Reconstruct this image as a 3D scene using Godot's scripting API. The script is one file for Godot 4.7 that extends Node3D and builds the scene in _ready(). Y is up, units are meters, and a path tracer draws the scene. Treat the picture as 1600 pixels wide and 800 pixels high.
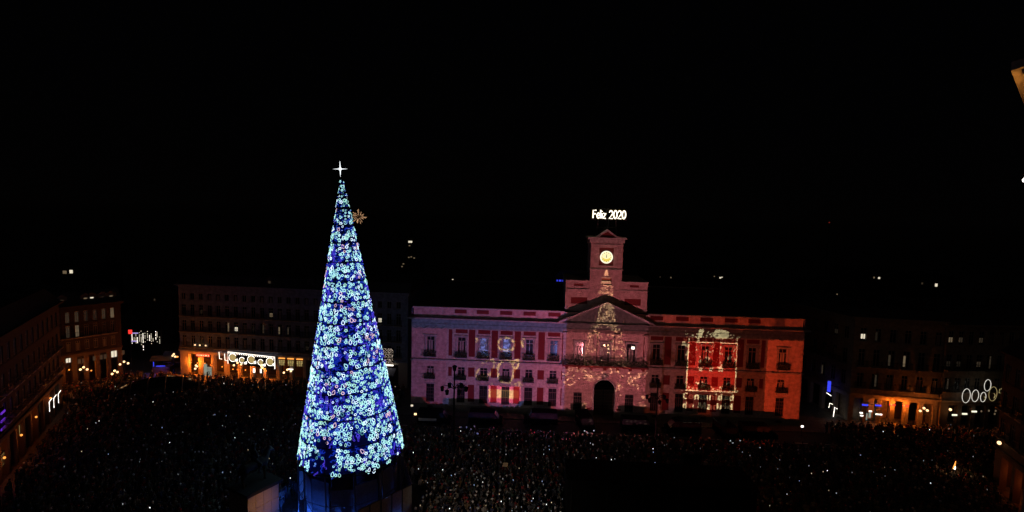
extends Node3D
# A city square on New Year's night, seen from a roof: a cone of lights on the left, the town hall lit by projectors on the right.

var M := {}
var taken := {}
var cache := {}
var rng := RandomNumberGenerator.new()
var FX := Transform3D(Basis(Vector3.UP, -0.0513), Vector3(14.92, 0, -80))   # the town hall's own axes: x along the front, z out of it
const TREE := Vector3(-16.4, 0, -53)
const CAM_H := 31.94

# ---------------------------------------------------------------- helpers
func lin(r: float, g: float, b: float, a := 1.0) -> Color:
	var c := Color(r, g, b).linear_to_srgb()
	c.a = a
	return c

func mat(called: String, r: float, g: float, b: float, rough := 0.8, metal := 0.0) -> StandardMaterial3D:
	var m := StandardMaterial3D.new()
	m.resource_name = called
	m.albedo_color = lin(r, g, b)
	m.roughness = rough
	m.metallic = metal
	m.cull_mode = BaseMaterial3D.CULL_DISABLED
	M[called] = m
	return m

func glow(called: String, r: float, g: float, b: float, e := 1.0) -> StandardMaterial3D:
	var m := mat(called, 0.02, 0.02, 0.02, 0.6)
	m.emission_enabled = true
	m.emission = lin(r, g, b)
	m.emission_energy_multiplier = e
	return m

func noise_tex(seed_: int, freq: float, lo: float, hi: float, size := 256, normal := false) -> NoiseTexture2D:
	var n := FastNoiseLite.new()
	n.seed = seed_
	n.frequency = freq
	n.fractal_octaves = 4
	var t := NoiseTexture2D.new()
	t.width = size
	t.height = size
	t.seamless = true
	t.noise = n
	if normal:
		t.as_normal_map = true
		t.bump_strength = 3.0
	else:
		var g := Gradient.new()
		g.set_color(0, Color(lo, lo, lo))
		g.set_color(1, Color(hi, hi, hi))
		t.color_ramp = g
	return t

func weather(m: StandardMaterial3D, tex: Texture2D, scale: float, bump: Texture2D = null) -> void:
	m.albedo_texture = tex
	m.uv1_triplanar = true
	m.uv1_world_triplanar = true
	m.uv1_scale = Vector3.ONE * scale
	if bump:
		m.normal_enabled = true
		m.normal_texture = bump
		m.normal_scale = 0.6

func mb() -> SurfaceTool:
	var st := SurfaceTool.new()
	st.begin(Mesh.PRIMITIVE_TRIANGLES)
	return st

func tri(st: SurfaceTool, a: Vector3, b: Vector3, c: Vector3, out := Vector3.ZERO) -> void:
	var n := (c - a).cross(b - a)
	if n.length_squared() < 1e-14:
		return
	n = n.normalized()
	if out != Vector3.ZERO and n.dot(out) < 0.0:
		var t := b
		b = c
		c = t
		n = -n
	for p in [a, b, c]:
		st.set_normal(n)
		st.add_vertex(p)

func quad(st: SurfaceTool, a: Vector3, b: Vector3, c: Vector3, d: Vector3, out := Vector3.ZERO) -> void:
	tri(st, a, b, c, out)
	tri(st, a, c, d, out)

func box(st: SurfaceTool, lo: Vector3, hi: Vector3, T := Transform3D()) -> void:
	var p := []
	for i in 8:
		p.append(T * Vector3(hi.x if i & 1 else lo.x, hi.y if i & 2 else lo.y, hi.z if i & 4 else lo.z))
	var B := T.basis
	quad(st, p[0], p[2], p[6], p[4], -B.x)
	quad(st, p[1], p[5], p[7], p[3], B.x)
	quad(st, p[0], p[4], p[5], p[1], -B.y)
	quad(st, p[2], p[3], p[7], p[6], B.y)
	quad(st, p[0], p[1], p[3], p[2], -B.z)
	quad(st, p[4], p[6], p[7], p[5], B.z)

func bx(st: SurfaceTool, x: float, y: float, z: float, w: float, h: float, d: float) -> void:   # a box by its middle and its size
	box(st, Vector3(x - w / 2, y - h / 2, z - d / 2), Vector3(x + w / 2, y + h / 2, z + d / 2))

func tube(st: SurfaceTool, pts: Array, r0: float, r1 := -1.0, sides := 6, closed := false) -> void:
	if r1 < 0.0:
		r1 = r0
	var n := pts.size()
	var rings := []
	for i in n:
		var p: Vector3 = pts[i]
		var q: Vector3 = pts[(i + 1) % n] if (closed or i < n - 1) else p
		var o: Vector3 = pts[(i - 1 + n) % n] if (closed or i > 0) else p
		var d := (q - o).normalized()
		var u := d.cross(Vector3.UP if absf(d.y) < 0.9 else Vector3.RIGHT).normalized()
		var v := d.cross(u)
		var r := lerpf(r0, r1, float(i) / maxf(1.0, n - 1))
		var ring := []
		for k in sides:
			var a := TAU * k / sides
			ring.append([p + (u * cos(a) + v * sin(a)) * r, u * cos(a) + v * sin(a)])
		rings.append(ring)
	for i in (n if closed else n - 1):
		var A: Array = rings[i]
		var B: Array = rings[(i + 1) % n]
		for k in sides:
			var k2 := (k + 1) % sides
			var vs := [A[k], B[k], B[k2], A[k], B[k2], A[k2]]
			for t in [0, 3]:
				var a: Array = vs[t]
				var b: Array = vs[t + 1]
				var c: Array = vs[t + 2]
				if ((c[0] - a[0]) as Vector3).cross(b[0] - a[0]).dot(a[1]) < 0.0:
					var s := b
					b = c
					c = s
				for w in [a, b, c]:
					st.set_normal(w[1])
					st.add_vertex(w[0])
	if not closed:
		for e in [0, n - 1]:
			var R: Array = rings[e]
			var away: Vector3 = (pts[0] - pts[1]) if e == 0 else (pts[n - 1] - pts[n - 2])
			for k in range(1, sides - 1):
				tri(st, R[0][0], R[k][0], R[k + 1][0], away)

func lathe(st: SurfaceTool, profile: Array, at: Vector3, sides := 12) -> void:   # profile: [radius, height] pairs
	for i in profile.size() - 1:
		for k in sides:
			var a0 := TAU * k / sides
			var a1 := TAU * (k + 1) / sides
			var p: Array = profile[i]
			var q: Array = profile[i + 1]
			var A := at + Vector3(cos(a0) * p[0], p[1], sin(a0) * p[0])
			var B := at + Vector3(cos(a1) * p[0], p[1], sin(a1) * p[0])
			var C := at + Vector3(cos(a1) * q[0], q[1], sin(a1) * q[0])
			var D := at + Vector3(cos(a0) * q[0], q[1], sin(a0) * q[0])
			var mid := Vector3(cos((a0 + a1) / 2), 0, sin((a0 + a1) / 2))
			var slope := Vector3(mid.x * (q[1] - p[1]), p[0] - q[0], mid.z * (q[1] - p[1]))
			if slope.length() < 1e-6:
				slope = mid
			quad(st, A, B, C, D, slope)

func prism(st: SurfaceTool, poly: PackedVector2Array, z0: float, z1: float, T := Transform3D()) -> void:   # an outline in x and y, given a thickness along z
	var idx := Geometry2D.triangulate_polygon(poly)
	for i in range(0, idx.size(), 3):
		for z in [z0, z1]:
			var q := []
			for k in 3:
				var p := poly[idx[i + k]]
				q.append(T * Vector3(p.x, p.y, z))
			tri(st, q[0], q[1], q[2], T.basis * Vector3(0, 0, 1 if (z == z1) == (z1 > z0) else -1))
	var ccw := not Geometry2D.is_polygon_clockwise(poly)
	for i in poly.size():
		var a := poly[i]
		var b := poly[(i + 1) % poly.size()]
		var e := b - a
		var o := Vector3(e.y, -e.x, 0) * (1.0 if ccw else -1.0)
		quad(st, T * Vector3(a.x, a.y, z0), T * Vector3(b.x, b.y, z0), T * Vector3(b.x, b.y, z1), T * Vector3(a.x, a.y, z1), T.basis * o)

func numbered(called: String) -> String:
	if not taken.has(called):
		taken[called] = 0
		return called
	taken[called] += 1
	return "%s_%03d" % [called, taken[called]]

func tag(o: Node, label: String, category := "", group := "", kind := "") -> Node:
	if label:
		o.set_meta("label", label)
	if category:
		o.set_meta("category", category)
	if group:
		o.set_meta("group", group)
	if kind:
		o.set_meta("kind", kind)
	return o

func put(called: String, parent: Node, mesh: Mesh, m: Material = null, at := Transform3D()) -> MeshInstance3D:
	var o := MeshInstance3D.new()
	o.mesh = mesh
	o.transform = at
	if m:
		o.material_override = m
	if parent == self:
		o.name = numbered(called)
		add_child(o)
	else:
		var names: Dictionary = parent.get_meta("_n", {})
		var k: int = names.get(called, 0)
		names[called] = k + 1
		parent.set_meta("_n", names)
		o.name = called if k == 0 else "%s_%03d" % [called, k]
		parent.add_child(o)
	return o

func obj(called: String, parent: Node, st: SurfaceTool, m: Material) -> MeshInstance3D:
	return put(called, parent, st.commit(), m)

func thing(called: String, label: String, category: String, at := Transform3D(), group := "") -> Node3D:
	var o := Node3D.new()
	o.name = numbered(called)
	o.transform = at
	add_child(o)
	tag(o, label, category, group)
	return o

func copy_of(o: Node3D, at: Transform3D, label := "", group := "") -> Node3D:
	var c: Node3D = o.duplicate()
	c.name = numbered(str(o.name).rstrip("0123456789").trim_suffix("_"))
	add_child(c)
	c.transform = at
	if label:
		c.set_meta("label", label)
	if group:
		c.set_meta("group", group)
	return c

func spot_at(x: float, y: float, z: float, turn := 0.0) -> Transform3D:
	return Transform3D(Basis(Vector3.UP, turn), Vector3(x, y, z))

func omni(parent: Node, called: String, at: Vector3, r: float, g: float, b: float, e: float, size := 0.1, reach := 40.0) -> OmniLight3D:
	var l := OmniLight3D.new()
	l.name = called
	l.light_color = lin(r, g, b)
	l.light_energy = e
	l.light_size = size
	l.omni_range = reach
	l.omni_attenuation = 2.0
	l.shadow_enabled = true
	parent.add_child(l, true)
	l.position = at
	return l

# a wall from x0 to x1 and y0 to y1 at z, with openings [x0, x1, y0, y1] that are lined to a depth
func wall(st: SurfaceTool, x0: float, x1: float, y0: float, y1: float, z: float, holes: Array, depth: float) -> void:
	var xs := [x0, x1]
	var ys := [y0, y1]
	var cut := []
	for h in holes:
		var a := maxf(h[0], x0)
		var b := minf(h[1], x1)
		var c := maxf(h[2], y0)
		var d := minf(h[3], y1)
		if b - a < 0.01 or d - c < 0.01:
			continue
		cut.append([a, b, c, d])
		xs.append_array([a, b])
		ys.append_array([c, d])
	xs.sort()
	ys.sort()
	for j in ys.size() - 1:
		if ys[j + 1] - ys[j] < 0.004:
			continue
		var start := -1.0
		var from := 0.0
		for i in xs.size() - 1:
			if xs[i + 1] - xs[i] < 0.004:
				continue
			var cx: float = (xs[i] + xs[i + 1]) / 2
			var cy: float = (ys[j] + ys[j + 1]) / 2
			var open := false
			for h in cut:
				if cx > h[0] and cx < h[1] and cy > h[2] and cy < h[3]:
					open = true
					break
			if open:
				if start > 0.0:
					quad(st, Vector3(from, ys[j], z), Vector3(xs[i], ys[j], z), Vector3(xs[i], ys[j + 1], z), Vector3(from, ys[j + 1], z), Vector3.BACK)
				start = -1.0
			elif start < 0.0:
				start = 1.0
				from = xs[i]
		if start > 0.0:
			quad(st, Vector3(from, ys[j], z), Vector3(x1, ys[j], z), Vector3(x1, ys[j + 1], z), Vector3(from, ys[j + 1], z), Vector3.BACK)
	for h in cut:
		var a: float = h[0]
		var b: float = h[1]
		var c: float = h[2]
		var d: float = h[3]
		var e := z - depth
		if a > x0:
			quad(st, Vector3(a, c, z), Vector3(a, d, z), Vector3(a, d, e), Vector3(a, c, e), Vector3.RIGHT)
		if b < x1:
			quad(st, Vector3(b, c, z), Vector3(b, d, z), Vector3(b, d, e), Vector3(b, c, e), Vector3.LEFT)
		if c > y0:
			quad(st, Vector3(a, c, z), Vector3(b, c, z), Vector3(b, c, e), Vector3(a, c, e), Vector3.UP)
		if d < y1:
			quad(st, Vector3(a, d, z), Vector3(b, d, z), Vector3(b, d, e), Vector3(a, d, e), Vector3.DOWN)

# ---------------------------------------------------------------- camera, sky, air
func make_camera_and_light() -> void:
	var cam := Camera3D.new()
	cam.name = "camera"
	cam.fov = 53.13
	cam.near = 0.3
	cam.far = 900.0
	add_child(cam)
	cam.transform = Transform3D(Basis(Vector3.RIGHT, deg_to_rad(-4.52)) * Basis(Vector3.BACK, deg_to_rad(1.38)), Vector3(0, CAM_H, 0))
	cam.current = true
	var env := Environment.new()
	env.background_mode = Environment.BG_SKY
	var sky := ProceduralSkyMaterial.new()
	sky.sky_top_color = lin(0.010, 0.011, 0.016)
	sky.sky_horizon_color = lin(0.018, 0.015, 0.014)
	sky.sky_curve = 0.12
	sky.ground_bottom_color = lin(0.008, 0.007, 0.006)
	sky.ground_horizon_color = lin(0.012, 0.010, 0.009)
	sky.sun_angle_max = 1.0
	env.sky = Sky.new()
	env.sky.sky_material = sky
	env.background_energy_multiplier = 0.03
	env.tonemap_mode = Environment.TONE_MAPPER_LINEAR
	env.tonemap_exposure = 1.0
	env.sdfgi_enabled = true
	env.ssao_enabled = true
	env.ssil_enabled = true
	var w := WorldEnvironment.new()
	w.name = "world"
	w.environment = env
	add_child(w)
	var moon := DirectionalLight3D.new()
	moon.name = "moonlight"
	moon.light_energy = 0.0028
	moon.light_color = Color(1.0, 0.93, 0.86)
	moon.light_angular_distance = 12.0
	moon.shadow_enabled = true
	moon.sky_mode = DirectionalLight3D.SKY_MODE_LIGHT_ONLY
	add_child(moon)
	moon.rotation_degrees = Vector3(-48, 14, 0)

func make_materials() -> void:
	var patch := noise_tex(3, 0.02, 0.72, 1.0, 512)
	var fine := noise_tex(5, 0.09, 0.75, 1.0)
	var bump := noise_tex(9, 0.15, 0, 1, 256, true)
	weather(mat("stucco", 0.50, 0.36, 0.35, 0.9), patch, 0.11, bump)
	weather(mat("stone", 0.46, 0.42, 0.40, 0.85), patch, 0.17, bump)
	weather(mat("grey_stone", 0.33, 0.33, 0.34, 0.85), patch, 0.13, bump)
	weather(mat("base_stone", 0.22, 0.20, 0.17, 0.9), fine, 0.3, bump)
	weather(mat("brick_red", 0.14, 0.012, 0.014, 0.9), fine, 0.35, bump)
	weather(mat("paving", 0.11, 0.105, 0.10, 0.75), patch, 0.08, bump)
	weather(mat("asphalt", 0.05, 0.05, 0.052, 0.85), fine, 0.25, bump)
	weather(mat("plaster_warm", 0.30, 0.24, 0.18, 0.9), patch, 0.12, bump)
	weather(mat("plaster_grey", 0.22, 0.25, 0.36, 0.9), patch, 0.12, bump)
	weather(mat("plaster_brown", 0.036, 0.023, 0.017, 0.9), patch, 0.12, bump)
	weather(mat("base_brown", 0.10, 0.066, 0.045, 0.9), fine, 0.5, bump)
	weather(mat("slate", 0.05, 0.05, 0.055, 0.7), fine, 0.3)
	weather(mat("granite", 0.36, 0.31, 0.26, 0.85), fine, 0.6, bump)
	weather(mat("panel_white", 0.55, 0.53, 0.52, 0.6), patch, 0.4)
	weather(mat("ballast", 0.16, 0.19, 0.26, 0.7), patch, 0.4)
	mat("frame_paint", 0.22, 0.20, 0.19, 0.6)
	mat("dark_frame", 0.05, 0.035, 0.03, 0.6)
	mat("glass_dark", 0.012, 0.014, 0.018, 0.12)
	mat("curtain", 0.26, 0.24, 0.23, 0.95)
	mat("iron", 0.025, 0.025, 0.028, 0.5, 0.6)
	mat("steel", 0.12, 0.12, 0.13, 0.45, 0.7)
	mat("wood_door", 0.05, 0.03, 0.018, 0.7)
	mat("leaf", 0.035, 0.055, 0.022, 0.9)
	mat("black_cloth", 0.006, 0.006, 0.0065, 0.95)
	mat("liner", 0.03, 0.05, 0.20, 0.9)
	mat("bronze", 0.007, 0.008, 0.006, 0.8)
	mat("rubber", 0.015, 0.015, 0.015, 0.9)
	mat("van_dark", 0.007, 0.008, 0.012, 0.9)
	mat("post_black", 0.010, 0.010, 0.011, 0.7)
	for dull in [M.van_dark, M.post_black, M.black_cloth]:
		dull.metallic_specular = 0.08
	mat("van_white", 0.45, 0.46, 0.48, 0.35)
	mat("card", 0.55, 0.42, 0.25, 0.9)
	mat("awning", 0.10, 0.10, 0.14, 0.8)
	glow("lamp_warm", 1.0, 0.62, 0.30, 2.2)
	glow("lamp_white", 1.0, 0.90, 0.78, 2.5)
	glow("lamp_orange", 1.0, 0.34, 0.06, 1.6)
	glow("lamp_red", 1.0, 0.04, 0.03, 1.2)
	glow("lamp_blue", 0.05, 0.07, 1.0, 0.9)
	glow("window_warm", 1.0, 0.72, 0.42, 0.13)
	glow("window_dim", 1.0, 0.72, 0.45, 0.03)
	glow("window_faint", 1.0, 0.75, 0.5, 0.010)
	glow("window_bright", 1.0, 0.88, 0.66, 0.8)
	glow("window_pale", 0.8, 0.92, 0.75, 0.28)
	glow("shop_yellow", 1.0, 0.72, 0.25, 0.42)
	glow("dial", 1.0, 0.90, 0.48, 1.05)
	glow("dial_rim", 1.0, 0.97, 0.72, 1.15)
	glow("dial_gold", 0.95, 0.72, 0.10, 0.9)
	glow("sign_core", 1.0, 0.93, 0.78, 2.6)
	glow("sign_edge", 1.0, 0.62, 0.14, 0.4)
	glow("star_white", 0.92, 0.97, 1.0, 1.5)
	glow("spark", 1.0, 0.55, 0.28, 0.7)
	glow("phone_screen", 0.85, 0.93, 1.0, 0.5)
	glow("led_aqua", 0.46, 0.95, 0.84, 1.6)
	glow("led_mint", 0.50, 1.0, 0.66, 1.3)
	glow("led_ice", 0.74, 0.97, 1.0, 1.8)
	glow("led_sky", 0.18, 0.40, 1.0, 1.1)
	glow("led_pink", 1.0, 0.66, 0.66, 1.2)
	glow("led_green", 0.22, 0.75, 0.40, 0.55)
	glow("led_violet", 0.13, 0.06, 1.0, 0.8)
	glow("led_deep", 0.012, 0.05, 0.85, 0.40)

# ---------------------------------------------------------------- ground
func sheet(called: String, poly: PackedVector2Array, y: float, thick: float, m: Material) -> void:   # a flat outline in x and z
	var st := mb()
	var T := Transform3D(Basis(Vector3(1, 0, 0), Vector3(0, 0, 1), Vector3(0, -1, 0)), Vector3(0, y, 0))
	prism(st, poly, 0.0, thick, T)
	tag(obj(called, self, st, m), "", "", "", "structure")

func make_ground() -> void:
	var st := mb()
	quad(st, Vector3(-600, 0, 80), Vector3(600, 0, 80), Vector3(600, 0, -700), Vector3(-600, 0, -700), Vector3.UP)
	tag(obj("ground", self, st, M.paving), "", "", "", "structure")
	var f := func(x: float, z: float) -> Vector2:
		var p: Vector3 = FX * Vector3(x, 0, z)
		return Vector2(p.x, p.z)
	var P := func(a: float, b: float, c: float, d: float) -> PackedVector2Array:
		return PackedVector2Array([f.call(a, c), f.call(b, c), f.call(b, d), f.call(a, d)])
	var s2 := mb()
	var r: PackedVector2Array = P.call(-42.0, 44.0, 2.6, 10.5)
	quad(s2, Vector3(r[0].x, 0.004, r[0].y), Vector3(r[1].x, 0.004, r[1].y), Vector3(r[2].x, 0.004, r[2].y), Vector3(r[3].x, 0.004, r[3].y), Vector3.UP)
	tag(obj("road", self, s2, M.asphalt), "", "", "", "structure")
	var s3 := mb()
	for k in 20:
		var a: PackedVector2Array = P.call(-40.0 + k * 4.2, -38.2 + k * 4.2, 6.5, 6.62)
		quad(s3, Vector3(a[0].x, 0.008, a[0].y), Vector3(a[1].x, 0.008, a[1].y), Vector3(a[2].x, 0.008, a[2].y), Vector3(a[3].x, 0.008, a[3].y), Vector3.UP)
	mat("road_paint", 0.7, 0.7, 0.68, 0.7)
	tag(obj("road_markings", self, s3, M.road_paint), "", "", "", "structure")
	var s4 := mb()
	box(s4, Vector3(-33, 0, 0.45), Vector3(33.5, 0.13, 2.6))
	var o := obj("pavement", self, s4, M.paving)
	o.transform = FX
	tag(o, "", "", "", "structure")

# ---------------------------------------------------------------- town hall
func window_mesh(w: float, h: float, style := 0) -> Array:   # [frame, pane], the middle of the sill at the origin
	var key := "win_%.2f_%.2f_%d" % [w, h, style]
	if cache.has(key):
		return cache[key]
	var st := mb()
	var f := 0.075
	bx(st, -w / 2 + f / 2, h / 2, 0, f, h, 0.1)
	bx(st, w / 2 - f / 2, h / 2, 0, f, h, 0.1)
	bx(st, 0, h - f / 2, 0.003, w - 2 * f, f, 0.1)
	bx(st, 0, f / 2, 0.003, w - 2 * f, f, 0.1)
	bx(st, 0, h / 2, 0.006, 0.06, h - 2 * f, 0.09)
	if h > 1.6:
		bx(st, 0, h * 0.76, 0.010, w - 2 * f, 0.07, 0.08)
	if style == 1:
		for s in [-1, 1]:
			bx(st, s * w * 0.25, h * 0.38, 0.012, 0.04, h * 0.72, 0.06)
		bx(st, 0, h * 0.38, 0.014, w - 2 * f, 0.04, 0.06)
	var pane := mb()
	bx(pane, 0, h / 2, -0.03, w - f, h - f, 0.012)
	cache[key] = [st.commit(), pane.commit()]
	return cache[key]

func add_window(parent: Node, x: float, y: float, z: float, w: float, h: float, frame: Material, pane: Material, style := 0, curtain := 0.0) -> MeshInstance3D:
	var ms := window_mesh(w, h, style)
	var o := put("window", parent, ms[0], frame, spot_at(x, y, z))
	var lit: bool = pane.emission_enabled and w > 0.7
	put("pane", o, ms[1], M.glass_dark if lit else pane)
	if lit:
		var part: int = int(absf(x * 7.3 + y * 3.1)) % 3
		var strip := mb()
		bx(strip, w * [-0.22, 0.2, 0.0][part], h * [0.42, 0.5, 0.36][part], -0.015, w * [0.3, 0.26, 0.62][part], h * [0.62, 0.8, 0.34][part], 0.012)
		obj("lit_gap", o, strip, pane)
	if curtain > 0.0:
		var key := "curtain_%.2f_%.2f" % [w, h]
		if not cache.has(key):
			var st := mb()
			for s in [-1, 1]:
				for k in 4:
					bx(st, s * (w * 0.10 + k * w * 0.045), h * 0.42, -0.012 - 0.006 * (k % 2), w * 0.042, h * 0.72, 0.012)
			cache[key] = st.commit()
		put("curtain", o, cache[key], M.curtain)
	return o

func railing_mesh(w: float, h: float, d: float, step := 0.16) -> Mesh:
	var key := "rail_%.2f_%.2f_%.2f" % [w, h, d]
	if not cache.has(key):
		var st := mb()
		bx(st, 0, h, d, w, 0.05, 0.05)
		bx(st, 0, 0.06, d, w, 0.04, 0.04)
		var n := int(w / step)
		for k in n + 1:
			bx(st, -w / 2 + w * k / n, h / 2, d, 0.022, h, 0.022)
		for s in [-1, 1]:
			bx(st, s * w / 2, h, d / 2, 0.04, 0.04, d)
			for k in 3:
				bx(st, s * w / 2, h / 2, d * k / 3.0, 0.022, h, 0.022)
		cache[key] = st.commit()
	return cache[key]

func leaves_mesh(w: float, h: float, d: float, n: int, seed_: int) -> Mesh:
	var r := RandomNumberGenerator.new()
	r.seed = seed_
	var st := mb()
	for i in n:
		var p := Vector3(r.randf_range(-w, w) / 2, h * (0.1 + 0.9 * pow(r.randf(), 1.3)), r.randf_range(0, d))
		var b := Basis.from_euler(Vector3(r.randf() * TAU, r.randf() * TAU, r.randf() * TAU)) * r.randf_range(0.07, 0.16)
		quad(st, p + b * Vector3(-1, 0, 0), p + b * Vector3(0, 0.5, 0.2), p + b * Vector3(1, 0, 0), p + b * Vector3(0, -0.5, 0.2))
	return st.commit()

func balcony(parent: Node, x: float, y: float, w: float, h: float) -> void:
	var key := "slab_%.2f" % w
	if not cache.has(key):
		var st := mb()
		bx(st, 0, -0.07, 0.32, w + 0.1, 0.14, 0.64)
		for s in [-1, 1]:
			prism(st, PackedVector2Array([Vector2(0, -0.14), Vector2(0.5, -0.14), Vector2(0, -0.55)]), -0.07, 0.07, Transform3D(Basis(Vector3.UP, -PI / 2), Vector3(s * w * 0.36, 0, 0.02)))
		cache[key] = st.commit()
	var o := put("balcony", parent, cache[key], M.grey_stone, spot_at(x, y, 0))
	put("railing", o, railing_mesh(w, h, 0.58), M.iron)
	var lk := "plant_%.2f_%d" % [w, rng.randi() % 3]
	if not cache.has(lk):
		cache[lk] = leaves_mesh(w * 0.96, h * 1.05, 0.62, int(170 * w), hash(lk))
	tag(put("potted_greenery", o, cache[lk], M.leaf), "", "", "", "stuff")

func make_town_hall() -> void:
	var hall := thing("town_hall", "long town hall lit pink, violet and orange by projectors, with clock tower and arched door", "building", FX)
	var wing := [8.1, 12.0, 15.7, 19.3, 22.95]
	var bays := []   # [middle, kind]: 0 end, 1 wing, 2 centre
	for s in [-1, 1]:
		for x in wing:
			bays.append([s * x + 0.2, 1])
		bays.append([s * 27.8, 0])
	for x in [-3.85, 0.3, 4.35]:
		bays.append([x, 2])
	# openings
	var holes := []
	for b in bays:
		var x: float = b[0]
		if b[1] == 2:
			holes.append([x - 0.72, x + 0.72, 9.05, 12.1])
			if absf(x - 0.3) > 1.0:
				holes.append([x - 0.68, x + 0.68, 0.95, 3.9])
		else:
			holes.append([x - 0.62, x + 0.62, 9.35, 12.2])
			holes.append([x - 0.6, x + 0.6, 5.3, 7.3])
			holes.append([x - 0.66, x + 0.66, 1.35, 4.35])
	var panels := []   # recessed red fields [x0, x1, y0, y1]
	for s in [-1, 1]:
		for g in [[24.35, 24.95, 9.1, 13.45], [20.65, 21.7, 9.05, 13.5], [16.98, 18.0, 9.0, 13.5], [13.28, 14.3, 9.0, 13.5], [9.45, 10.5, 9.0, 13.5], [6.15, 6.72, 9.0, 13.5]]:
			var xs := [s * g[0] + 0.1, s * g[1] + 0.1]
			panels.append([xs.min(), xs.max(), g[2], g[3]])
			panels.append([xs.min(), xs.max(), 5.75, 7.3])
			if g[0] < 24.0:
				panels.append([xs.min(), xs.max(), 1.6, 4.45])
		for x in wing:
			panels.append([s * x + 0.2 - 0.98, s * x + 0.2 + 0.98, 12.85, 13.5])
	var att := []
	for s in [-1, 1]:
		for x in [8.05, 12.0, 15.75, 19.5, 23.05]:
			att.append([s * x + 0.1 - 0.95, s * x + 0.1 + 0.95, 16.1, 16.65])
	var arch := [-1.25, 1.95, 0.0, 6.1]
	# walls: end bays and centre in stucco, wings in stone
	for piece in [[-30.9, -25.2, "stucco"], [-25.2, -6.55, "stone"], [-6.55, 6.95, "stucco"], [6.95, 25.4, "stone"], [25.4, 30.9, "stucco"]]:
		var st := mb()
		var x0: float = piece[0]
		var x1: float = piece[1]
		wall(st, x0, x1, 1.0, 14.2, 0.0, holes + panels + [arch], 0.30)
		obj("wall", hall, st, M[piece[2]])
	# the back of the recesses
	var dark := mb()
	box(dark, Vector3(-30.6, 0, -1.6), Vector3(30.6, 14.2, -1.4))
	obj("inner_wall", hall, dark, M.black_cloth)
	for p in panels + att:
		var st := mb()
		box(st, Vector3(p[0] - 0.02, p[2] - 0.02, -0.2), Vector3(p[1] + 0.02, p[3] + 0.02, -0.06))
		obj("red_panel", hall, st, M.brick_red)
	# base course with little vents
	var base := mb()
	wall(base, -30.98, -1.25, 0.0, 0.98, 0.14, [[-28.2, -27.3, 0.35, 0.75], [-19.4, -18.5, 0.35, 0.75], [-8.4, -7.5, 0.35, 0.75]], 0.2)
	wall(base, 1.95, 30.98, 0.0, 0.98, 0.14, [[8.0, 8.9, 0.35, 0.75], [11.9, 12.8, 0.35, 0.75], [15.6, 16.5, 0.35, 0.75], [27.3, 28.2, 0.35, 0.75]], 0.2)
	quad(base, Vector3(-30.98, 0.98, 0.14), Vector3(-1.25, 0.98, 0.14), Vector3(-1.25, 0.98, 0), Vector3(-30.98, 0.98, 0), Vector3.UP)
	quad(base, Vector3(1.95, 0.98, 0.14), Vector3(30.98, 0.98, 0.14), Vector3(30.98, 0.98, 0), Vector3(1.95, 0.98, 0), Vector3.UP)
	obj("base_course", hall, base, M.base_stone)
	# rusticated courses on the end bays and round the door, each a piece of its own
	for sec in [[-30.9, -25.3], [25.5, 30.9], [-6.45, 6.85]]:
		var y := 1.05
		while y < 8.0:
			var st := mb()
			var h := 0.5
			var cut := []
			for q in holes:
				cut.append([q[0] - 0.16, q[1] + 0.16, q[2] - 0.1, q[3] + 0.2])
			if absf(sec[0]) < 10.0:
				var half := 1.75 if y < 4.3 else sqrt(maxf(0.0, 1.75 * 1.75 - pow(maxf(0.0, y - 4.4), 2)))
				if half > 0.3:
					cut.append([0.35 - half, 0.35 + half, y - 1, y + 1])
			wall(st, sec[0], sec[1], y, y + h, 0.05, cut, 0.05)
			quad(st, Vector3(sec[0], y + h, 0.05), Vector3(sec[1], y + h, 0.05), Vector3(sec[1], y + h, 0.0), Vector3(sec[0], y + h, 0.0), Vector3.UP)
			obj("stone_course", hall, st, M.stucco)
			y += 0.56
	# quoins at the corners and between the bays above the ledge
	for x in [-30.62, 30.62]:
		for k in 8:
			var st := mb()
			var w := 0.72 if k % 2 else 0.5
			box(st, Vector3(x - w / 2 + (0.1 if x < 0 else -0.1), 8.75 + k * 0.62, 0.0), Vector3(x + w / 2 + (0.1 if x < 0 else -0.1), 9.3 + k * 0.62, 0.045))
			obj("quoin", hall, st, M.stucco)
	# window surrounds, windows, balconies
	for b in bays:
		var x: float = b[0]
		var tall := 3.05 if b[1] == 2 else 2.85
		var sill := 9.05 if b[1] == 2 else 9.35
		var sur := mb()
		for s in [-1, 1]:
			bx(sur, x + s * 0.82, sill + tall / 2, 0.05, 0.2, tall, 0.1)
		bx(sur, x, sill + tall + 0.13, 0.07, 2.0, 0.26, 0.14)
		bx(sur, x, sill + tall + 0.30, 0.12, 2.2, 0.1, 0.24)
		obj("surround", hall, sur, M.grey_stone)
		var w := 1.44 if b[1] == 2 else 1.24
		var win := add_window(hall, x, sill, -0.2, w, tall, M.frame_paint, M.glass_dark, 0, 1.0 if rng.randf() < 0.35 or b[1] == 2 else 0.0)
		if x < -15.0 and x > -20.0:
			var bl := mb()
			for k in 2:
				bx(bl, (k - 0.5) * w * 0.45, tall * 0.55, -0.008, w * 0.38, tall * 0.8, 0.014)
			obj("blind", win, bl, M.curtain)
		if b[1] == 2:
			if absf(x - 0.3) > 1.0:
				add_window(hall, x, 0.95, -0.2, 1.36, 2.95, M.dark_frame, M.glass_dark, 1)
			continue
		add_window(hall, x, 5.3, -0.2, 1.2, 2.0, M.frame_paint, M.glass_dark, 0, 1.0 if rng.randf() < 0.5 else 0.0)
		add_window(hall, x, 1.35, -0.2, 1.32, 3.0, M.dark_frame, M.glass_dark, 1)
		balcony(hall, x, 9.0, 1.9, 0.85)
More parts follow.
